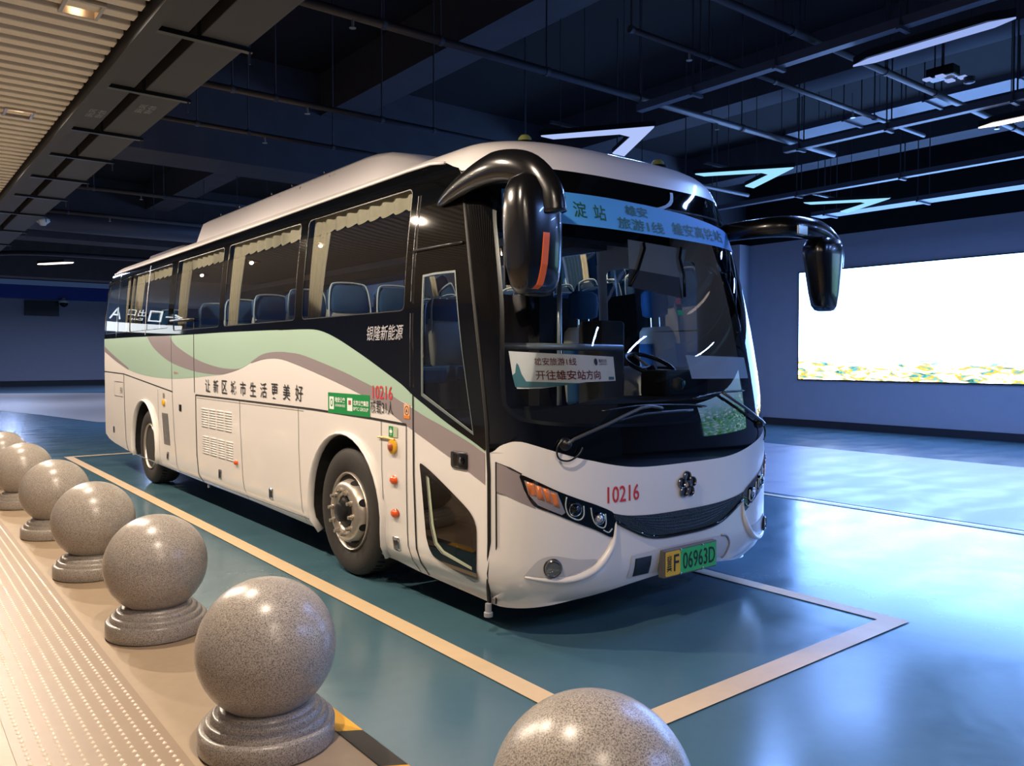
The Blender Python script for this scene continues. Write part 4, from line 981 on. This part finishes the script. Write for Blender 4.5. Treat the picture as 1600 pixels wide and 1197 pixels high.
# --- mirrors
def loft(rings_):
    bm = bmesh.new(); rv = [[bm.verts.new(p) for p in r] for r in rings_]
    for A, D2 in zip(rv, rv[1:]):
        n = len(A)
        for i in range(n): bm.faces.new((A[i], A[(i + 1) % n], D2[(i + 1) % n], D2[i]))
    bm.faces.new(rv[0][::-1]); bm.faces.new(rv[-1]); bmesh.ops.recalc_face_normals(bm, faces=bm.faces); return bm
def sup(cx, cy, z, hx, hy, p=3.0, n=28):
    out = []
    for k in range(n):
        a = 2 * PI * k / n; c_, s_ = math.cos(a), math.sin(a)
        out.append(Vector((cx + hx * math.copysign(abs(c_) ** (2 / p), c_), cy + hy * math.copysign(abs(s_) ** (2 / p), s_), z)))
    return out
MB = mat('mirror_black', '0b0b0d', .22, coat=.3)
def mirror_near():
    t = empty('wing_mirror', (2.85, 3.5, 2.4), parent=BUS)
    arm = smooth_path([(2.93, 4.47, 2.70), (2.90, 4.30, 2.735), (2.87, 4.05, 2.775), (2.84, 3.80, 2.79), (2.83, 3.60, 2.775), (2.85, 3.44, 2.72), (2.89, 3.35, 2.60), (2.90, 3.33, 2.48)], 5)
    n_ = len(arm); rs = []
    for i in range(n_):
        q = i / (n_ - 1); rs.append(.02 + .085 * math.sin(PI * min(1, q * 1.15 + .02) ** .8 * .62) if q < .8 else .10)
    rs = [.018 + .075 * min(1, (i / n_) / .45) ** .75 for i in range(n_)]
    finish('mirror_arm', T(arm, rs, seg=18, sq=.75, up=(0, 0, 1)), MB, t, smooth=True)
    rg = []
    for z, hx, hy, cx, cy in ((2.035, .05, .02, 2.86, 3.42), (2.045, .095, .05, 2.86, 3.42), (2.09, .125, .085, 2.86, 3.42), (2.2, .142, .105, 2.855, 3.42), (2.35, .15, .115, 2.85, 3.42), (2.5, .152, .115, 2.845, 3.42), (2.6, .142, .105, 2.845, 3.42), (2.67, .115, .085, 2.85, 3.43), (2.705, .06, .05, 2.855, 3.44)):
        rg.append(sup(cx, cy, z, hx * 1.08, hy, 3.2))
    finish('mirror_housing', loft(rg), MB, t, smooth=True)
    # orange reflector strip, bent round the front lower edge
    path = [(2.850, 2.37), (2.848, 2.30), (2.843, 2.2), (2.836, 2.13), (2.826, 2.09), (2.808, 2.068)]
    ZH = ((2.035, .054, .02, 2.86), (2.045, .103, .05, 2.86), (2.09, .135, .085, 2.86), (2.2, .153, .105, 2.855), (2.35, .162, .115, 2.85), (2.5, .164, .115, 2.845))
    def face_y(x, z):
        for A, D2 in zip(ZH, ZH[1:]):
            if z <= D2[0]:
                q = max(0, (z - A[0]) / (D2[0] - A[0])); hx, hy, cx = [A[k] + (D2[k] - A[k]) * q for k in (1, 2, 3)]; break
        return 3.42 - hy * max(0, 1 - min(1, abs((x - cx) / hx)) ** 3.2) ** (1 / 3.2)
    bm = bmesh.new(); f_ = []; b_ = []
    for p in smooth_path([(a, 0, b) for a, b in path], 5):
        f_.append([bm.verts.new((p.x + dx, face_y(p.x + dx, p.z) - .004, p.z)) for dx in (-.021, -.01, 0, .01, .021)])
        b_.append([bm.verts.new((p.x + dx, face_y(p.x + dx, p.z) + .010, p.z)) for dx in (-.021, -.01, 0, .01, .021)])
    for G in (f_, b_):
        for A, D2 in zip(G, G[1:]):
            for k in range(4): bm.faces.new((A[k], A[k + 1], D2[k + 1], D2[k]))
    for k in (0, 4):
        for q in range(len(f_) - 1): bm.faces.new((f_[q][k], f_[q + 1][k], b_[q + 1][k], b_[q][k]))
    bmesh.ops.recalc_face_normals(bm, faces=bm.faces)
    finish('orange_reflector', bm, AMBERST, t)
    finish('mirror_glass', B(2.74, 2.96, 3.525, 3.54, 2.1, 2.6), CHROME, t)
mirror_near()
def mirror_far():
    t = empty('wing_mirror', (5.75, 3.45, 2.4), parent=BUS)
    arm = smooth_path([(5.2, 3.98, 2.66), (5.25, 3.7, 2.67), (5.35, 3.50, 2.675), (5.52, 3.42, 2.67), (5.68, 3.40, 2.65), (5.82, 3.39, 2.59), (5.90, 3.39, 2.50), (5.925, 3.40, 2.40)], 5)
    n_ = len(arm)
    finish('mirror_arm', T(arm, [.065 + .018 * math.sin(PI * i / n_) for i in range(n_)], seg=16, sq=.7, up=(0, 0, 1)), MB, t, smooth=True)
    rg = []
    for z, hx, cx in ((2.055, .03, 5.79), (2.065, .07, 5.785), (2.10, .10, 5.78), (2.2, .125, 5.775), (2.35, .148, 5.765), (2.48, .166, 5.755), (2.545, .168, 5.755), (2.59, .145, 5.76), (2.62, .09, 5.765)):
        rg.append(sup(cx, 3.42, z, hx, .03 + hx * .5, 3))
    finish('mirror_housing', loft(rg), MB, t, smooth=True)
    finish('small_mirror', B(5.30, 5.43, 3.345, 3.37, 2.595, 2.67), mat('mirror_silver', 'aaa89a', .15, metal=1), t, bevel=.008)
    finish('mirror_glass', B(5.70, 5.82, 3.49, 3.50, 2.2, 2.45), CHROME, t)
mirror_far()
# --- wipers
def wiper(name, piv, arm, blade, extra=None):
    t = finish(name, T(on_path(sm2(arm, 3), FRONT, .035), .011, seg=8), mat('wiper_grey', '3a3d40', .35), BUS, smooth=True)
    finish('wiper_blade', T(on_path(sm2(blade, 4), FRONT, .022), .010, seg=8, sq=.6), BLACK, t, smooth=True)
    p, n = FRONT(*piv, .0); M = Matrix.Translation(p) @ n.to_track_quat('Z', 'Y').to_matrix().to_4x4()
    bm = bmesh.new(); lathe(bm, [(.04, 0), (.036, .02), (.024, .035), (.001, .038)], (0, 0, 0), 'z', 20); bmesh.ops.transform(bm, matrix=M, verts=bm.verts)
    finish('wiper_pivot', bm, BLACK, t, smooth=True)
    for q in extra or []: finish('washer_hose' if len(q) > 3 else 'wiper_link', T(on_path(sm2(q, 4), FRONT, .03), .006 if len(q) > 3 else .010, seg=6), BLACK, t, smooth=True)
wiper('wiper', (-.735, 1.19), [(-.735, 1.19), (-.66, 1.245), (-.333, 1.381), (-.184, 1.374)], [(-.57, 1.375), (-.33, 1.398), (0, 1.388), (.173, 1.37)], [[(-.75, 1.22), (-.775, 1.17), (-.77, 1.11), (-.73, 1.095), (-.69, 1.13), (-.675, 1.17)], [(-.50, 1.31), (-.3, 1.345), (.05, 1.35)]])
wiper('wiper', (.70, 1.22), [(.72, 1.215), (.55, 1.32), (.318, 1.452)], [(.07, 1.425), (.25, 1.452), (.40, 1.462), (.53, 1.462)], [[(.72, 1.2), (.74, 1.16), (.73, 1.12), (.71, 1.10)]])

# --- interior
def seat(x, y, z0=1.18):
    s = empty('passenger_seat', (x, y, z0), parent=BUS)
    def slab(w, rows, nm, m):     # rows: (z, y front, y back)
        finish(nm, loft([sup(x, y + (a + b) / 2, z, w * kk, (b - a) / 2, 4, 20) for z, a, b, kk in rows]), m, s, smooth=True, auto=60)
    slab(.21, [(z0 + .42, .0, .06, .9), (z0 + .45, -.02, .09, 1), (z0 + .6, .0, .12, 1), (z0 + .85, .05, .16, .97), (z0 + .92, .08, .16, .9)], 'backrest', SEATW)
    slab(.19, [(z0 + .90, .06, .17, .95), (z0 + .95, .05, .18, 1), (z0 + 1.08, .075, .20, .97), (z0 + 1.13, .10, .19, .7)], 'headrest', SEATB)
    finish('cushion', B(x - .21, x + .21, y - .42, y + .05, z0 + .30, z0 + .44), SEATB, s, bevel=.03)
    hx = .19
    finish('piping', T(smooth_path([(x - hx, y + .05, z0 + .62), (x - hx * 1.02, y + .07, z0 + .9), (x - hx * .9, y + .09, z0 + 1.1), (x - hx * .55, y + .11, z0 + 1.145), (x + hx * .55, y + .11, z0 + 1.145), (x + hx * .9, y + .09, z0 + 1.1), (x + hx * 1.02, y + .07, z0 + .9), (x + hx, y + .05, z0 + .62)], 4), .008, seg=6), PIPING, s, smooth=True)
    finish('pedestal', B(x - .15, x + .15, y - .35, y - .02, z0, z0 + .30), INTERD, s)
    return s
SEAT0 = seat(3.18, 6.15)
def copy_part(o, parent):
    c = o.copy(); C.objects.link(c); c.parent = parent
    for ch in o.children: copy_part(ch, c)
    return c
for i in range(9):
    y = 6.15 + i * .84
    for x in (3.18, 3.63, 4.72, 5.17):
        if i == 0 and x == 3.18: continue
        c = copy_part(SEAT0, BUS); c.location = Vector((x, y, 1.18)) - WORLD_LOC[BUS]
# curtains with a scalloped valance
def curtain(y0, y1, z0, z1, taper=1.0):
    bm = bmesh.new(); rows = []
    N = 28
    for zi in range(7):
        z = z0 + (z1 - z0) * zi / 6; row = []
        for k in range(N + 1):
            q = k / N; w = 1 - (1 - taper) * (1 - zi / 6)
            y = y0 + (y1 - y0) * (.0 + q * w)
            row.append(bm.verts.new((XC - HW + ip(z, KD) + .06 + .018 * math.sin(q * 2 * PI * 5), y, z)))
        rows.append(row)
    for a, b in zip(rows, rows[1:]):
        for k in range(N): bm.faces.new((a[k], a[k + 1], b[k + 1], b[k]))
    finish('curtain', bm, CURTAIN, BUS, smooth=True)
for y0, y1, tp in ((6.55, 6.20, .7), (8.52, 8.15, .7), (10.32, 9.90, .8), (4.83, 4.95, .2), (12.46, 12.0, .8), (12.56, 12.95, .8)): curtain(y0, y1, 2.0, 2.9, tp)
for (a, b) in WIN[:4]:
    bm = bmesh.new(); N = 60; top = []; bot = []
    for k in range(N + 1):
        q = k / N; y = a + (b - a) * q
        x = XC - HW + ip(2.85, KD) + .045 + .012 * math.cos(q * 2 * PI * 9)
        top.append(bm.verts.new((x, y, 2.92))); bot.append(bm.verts.new((x - .002, y, 2.76 - .03 * abs(math.sin(q * PI * 9)))))
    for k in range(N): bm.faces.new((top[k], top[k + 1], bot[k + 1], bot[k]))
    finish('valance', bm, CURTAIN, BUS, smooth=True)
finish('cabin_ceiling', B(XC - 1.1, XC + 1.1, 4.6, 13.9, 2.96, 3.0), INTER, BUS)
finish('luggage_rack', B(XC + .75, XC + 1.15, 5.3, 13.8, 2.68, 2.8), INTER, BUS)
# driver's place and dashboard
bm = bmesh.new()
pts = [(-.93 + .0, 0)]
dash = loft([[Vector((XC + sx * HW * .93, f_pt(.93 * sx, 1.3).y + .1 if False else yy, zz)) for sx, yy, zz in ((-1, 4.02, .55), (1, 4.02, .55), (1, 4.02, 1.40), (.3, 3.66, 1.40), (-.3, 3.66, 1.40), (-1, 4.02, 1.40))],
             [Vector((XC + sx * HW * .93, yy, zz)) for sx, yy, zz in ((-1, 4.16, .55), (1, 4.55, .55), (1, 4.55, 1.38), (.3, 4.5, 1.40), (-.3, 4.2, 1.36), (-1, 4.12, 1.36))]])
finish('dashboard', dash, INTERD, BUS, bevel=.02)
finish('instrument_binnacle', B(4.74, 5.26, 4.1, 4.38, 1.38, 1.60), INTERD, BUS, bevel=.04)
sw = T([(5.02 + .22 * math.cos(a), 4.52 + .19 * math.sin(a), 1.64 + .09 * math.sin(a)) for a in [2 * PI * k / 36 for k in range(36)]], .018, closed=True, seg=10)
STW = finish('steering_wheel', sw, BLACK, BUS, smooth=True)
finish('wheel_hub', L([(.07, 0), (.06, -.03), (.001, -.035)], (5.02, 4.53, 1.62), 'z', 20), BLACK, STW, smooth=True)
for a in (R(200), R(340), R(90)): finish('wheel_spoke', T([(5.02, 4.52, 1.62), (5.02 + .21 * math.cos(a), 4.52 + .18 * math.sin(a), 1.64 + .085 * math.sin(a))], .012, seg=6), BLACK, STW)
finish('steering_column', T([(5.02, 4.5, 1.62), (5.02, 4.3, 1.3)], .04, seg=10), BLACK, BUS)
# driver seat
def driver_seat(x, y, z0):
    s = empty('driver_seat', (x, y, z0), parent=BUS)
    finish('backrest', loft([sup(x, y + a, z, w, .075, 3.5, 24) for z, a, w in ((z0 + .35, 0, .22), (z0 + .40, 0, .26), (z0 + .6, .02, .27), (z0 + .85, .06, .245), (z0 + 1.0, .09, .20), (z0 + 1.04, .10, .14))]), SEATW, s, smooth=True)
    for sx in (-1, 1): finish('side_bolster', loft([sup(x + sx * .21, y - .03 + a, z, .06, .07, 2.5, 16) for z, a in ((z0 + .38, 0), (z0 + .42, 0), (z0 + .7, .03), (z0 + .88, .06), (z0 + .9, .06))]), SEATB, s, smooth=True)
    finish('headrest', loft([sup(x, y + .10, z, w, d, 3.5, 24) for z, w, d in ((z0 + 1.12, .10, .03), (z0 + 1.14, .145, .06), (z0 + 1.24, .155, .065), (z0 + 1.33, .145, .06), (z0 + 1.36, .10, .035))]), SEATB, s, smooth=True)
    for sx in (-1, 1): finish('headrest_post', T([(x + sx * .06, y + .1, z0 + 1.0), (x + sx * .06, y + .1, z0 + 1.15)], .008, seg=8), CHROME, s)
    finish('cushion', B(x - .25, x + .25, y - .50, y + .03, z0 + .24, z0 + .38), SEATB, s, bevel=.04)
    finish('pedestal', B(x - .2, x + .2, y - .4, y - .05, z0 - .4, z0 + .24), INTERD, s)
driver_seat(4.93, 5.12, 0.92)
# partitions, poles and rails behind the glass
for x, y, r in ((4.32, 4.85, .02), (3.9, 5.35, .018), (5.0, 5.62, .018)): finish('grab_pole', T([(x, y, .5), (x, y, 2.95)], r, seg=10), GRAB, BUS, smooth=True)
finish('grab_rail', T([(3.05, 4.12, 1.77), (3.4, 3.98, 1.77), (4.1, 3.95, 1.765)], .024, seg=10), GRAB, BUS, smooth=True)
finish('modesty_panel', B(4.35, 5.40, 5.60, 5.63, 1.18, 2.25), INTERD, BUS)
finish('fare_machine', B(4.30, 4.56, 4.35, 4.62, 1.0, 1.98), INTERD, BUS, bevel=.03)
finish('cabin_post', B(4.62, 4.78, 5.45, 5.6, 1.2, 2.95), INTERD, BUS)
finish('cabin_header', B(3.0, 5.35, 4.6, 4.75, 2.62, 2.95), INTERD, BUS)
sv = surf('sun_visor', [(region([(-.125, 2.52), (.37, 2.50), (.245, 2.285), (-.16, 2.315)], [], .05, .1), mat('visor_grey', '8d9296', .7), -.10), (region([(-.16, 2.315), (.245, 2.285), (.235, 2.135), (-.195, 2.19)], [], .05, .1), mat('visor_dark', '44464f', .7), -.10)], FRONT, BUS)
for q in ([(-.02, 2.50), (-.02, 2.46), (-.11, 2.30), (-.19, 2.19)], [(.30, 2.50), (.265, 2.42), (.27, 2.30), (.235, 2.14)]):
    finish('visor_arm', T(on_path(q, FRONT, -.08), .010, seg=8), BLACK, sv, smooth=True)
surf('inspection_sticker', [(region(rect(.075, .115, 2.06, 2.10)), mat('sticker_rose', 'b06a78', .5), -.004), (region(rect(.075, .115, 2.02, 2.057)), mat('sticker_slate', '4a5660', .5), -.004), (region(rect(.075, .115, 1.985, 2.018)), mat('sticker_lime', '2fbf80', .5), -.004)], FRONT, BUS)
# route boards standing on the dashboard behind the windshield
bL = [(-.93, 1.745), (-.405, 1.715), (-.410, 1.565), (-.60, 1.56), (-.80, 1.525), (-.912, 1.52), (-.925, 1.6)]
t = surf('route_board', [(region(bL, [], .05, .1), BOARD, -.06), (region(sm2([(-.918, 1.53), (-.925, 1.60), (-.912, 1.615), (-.905, 1.66), (-.90, 1.675), (-.893, 1.66), (-.885, 1.61), (-.868, 1.565), (-.77, 1.562), (-.65, 1.555), (-.60, 1.556), (-.79, 1.53)], 1), [], .04, .1), BOARDT, -.057)], FRONT, None)
tag(t, 'white route board with maroon Chinese lettering behind the windshield at the door side', 'sign', 'boards on the dashboard')
bt = []
for body, u0, u1, z0, z1, m_, bo in (('雄安旅游1线', -.822, -.635, 1.662, 1.708, MAROON, .006), ('开往雄安站方向', -.822, -.505, 1.575, 1.633, MAROON, .012), ('雄安公交', -.505, -.455, 1.678, 1.70, BLACKV, .008), ('XIONGAN BUS', -.505, -.455, 1.664, 1.674, BLACKV, .0)):
    bt.append((grid_cut(text(body, u0, u1, z0, z1, bo), .04, .1), m_, -.056))
bt.append((region(circ(-.524, 1.683, .010, .022)), BLACKV, -.056)); bt.append((region(rect(-.455, -.42, 1.572, 1.59)), BOARDT, -.056))
surf('lettering', bt, FRONT, t)
t = surf('blank_board', [(region([(.139, 1.727), (.74, 1.71), (.765, 1.555), (.164, 1.566)], [], .05, .1), BOARD, -.06)], FRONT, None)
tag(t, 'blank white board behind the windshield at the driver side', 'board', 'boards on the dashboard')
# phone holder ball on the dashboard
t = finish('dashboard_monitor', L([(.001, -.05), (.035, -.04), (.05, 0), (.035, .04), (.001, .05)], (4.70, 3.95, 1.50), 'z', 20), mat('monitor_grey', '8a8880', .4), BUS, smooth=True)
finish('monitor_lens', L([(.001, -.004), (.022, -.003), (.024, 0)], (4.70, 3.90, 1.51), 'y', 20), mat('lens_blue', '3a78a8', .2), t)
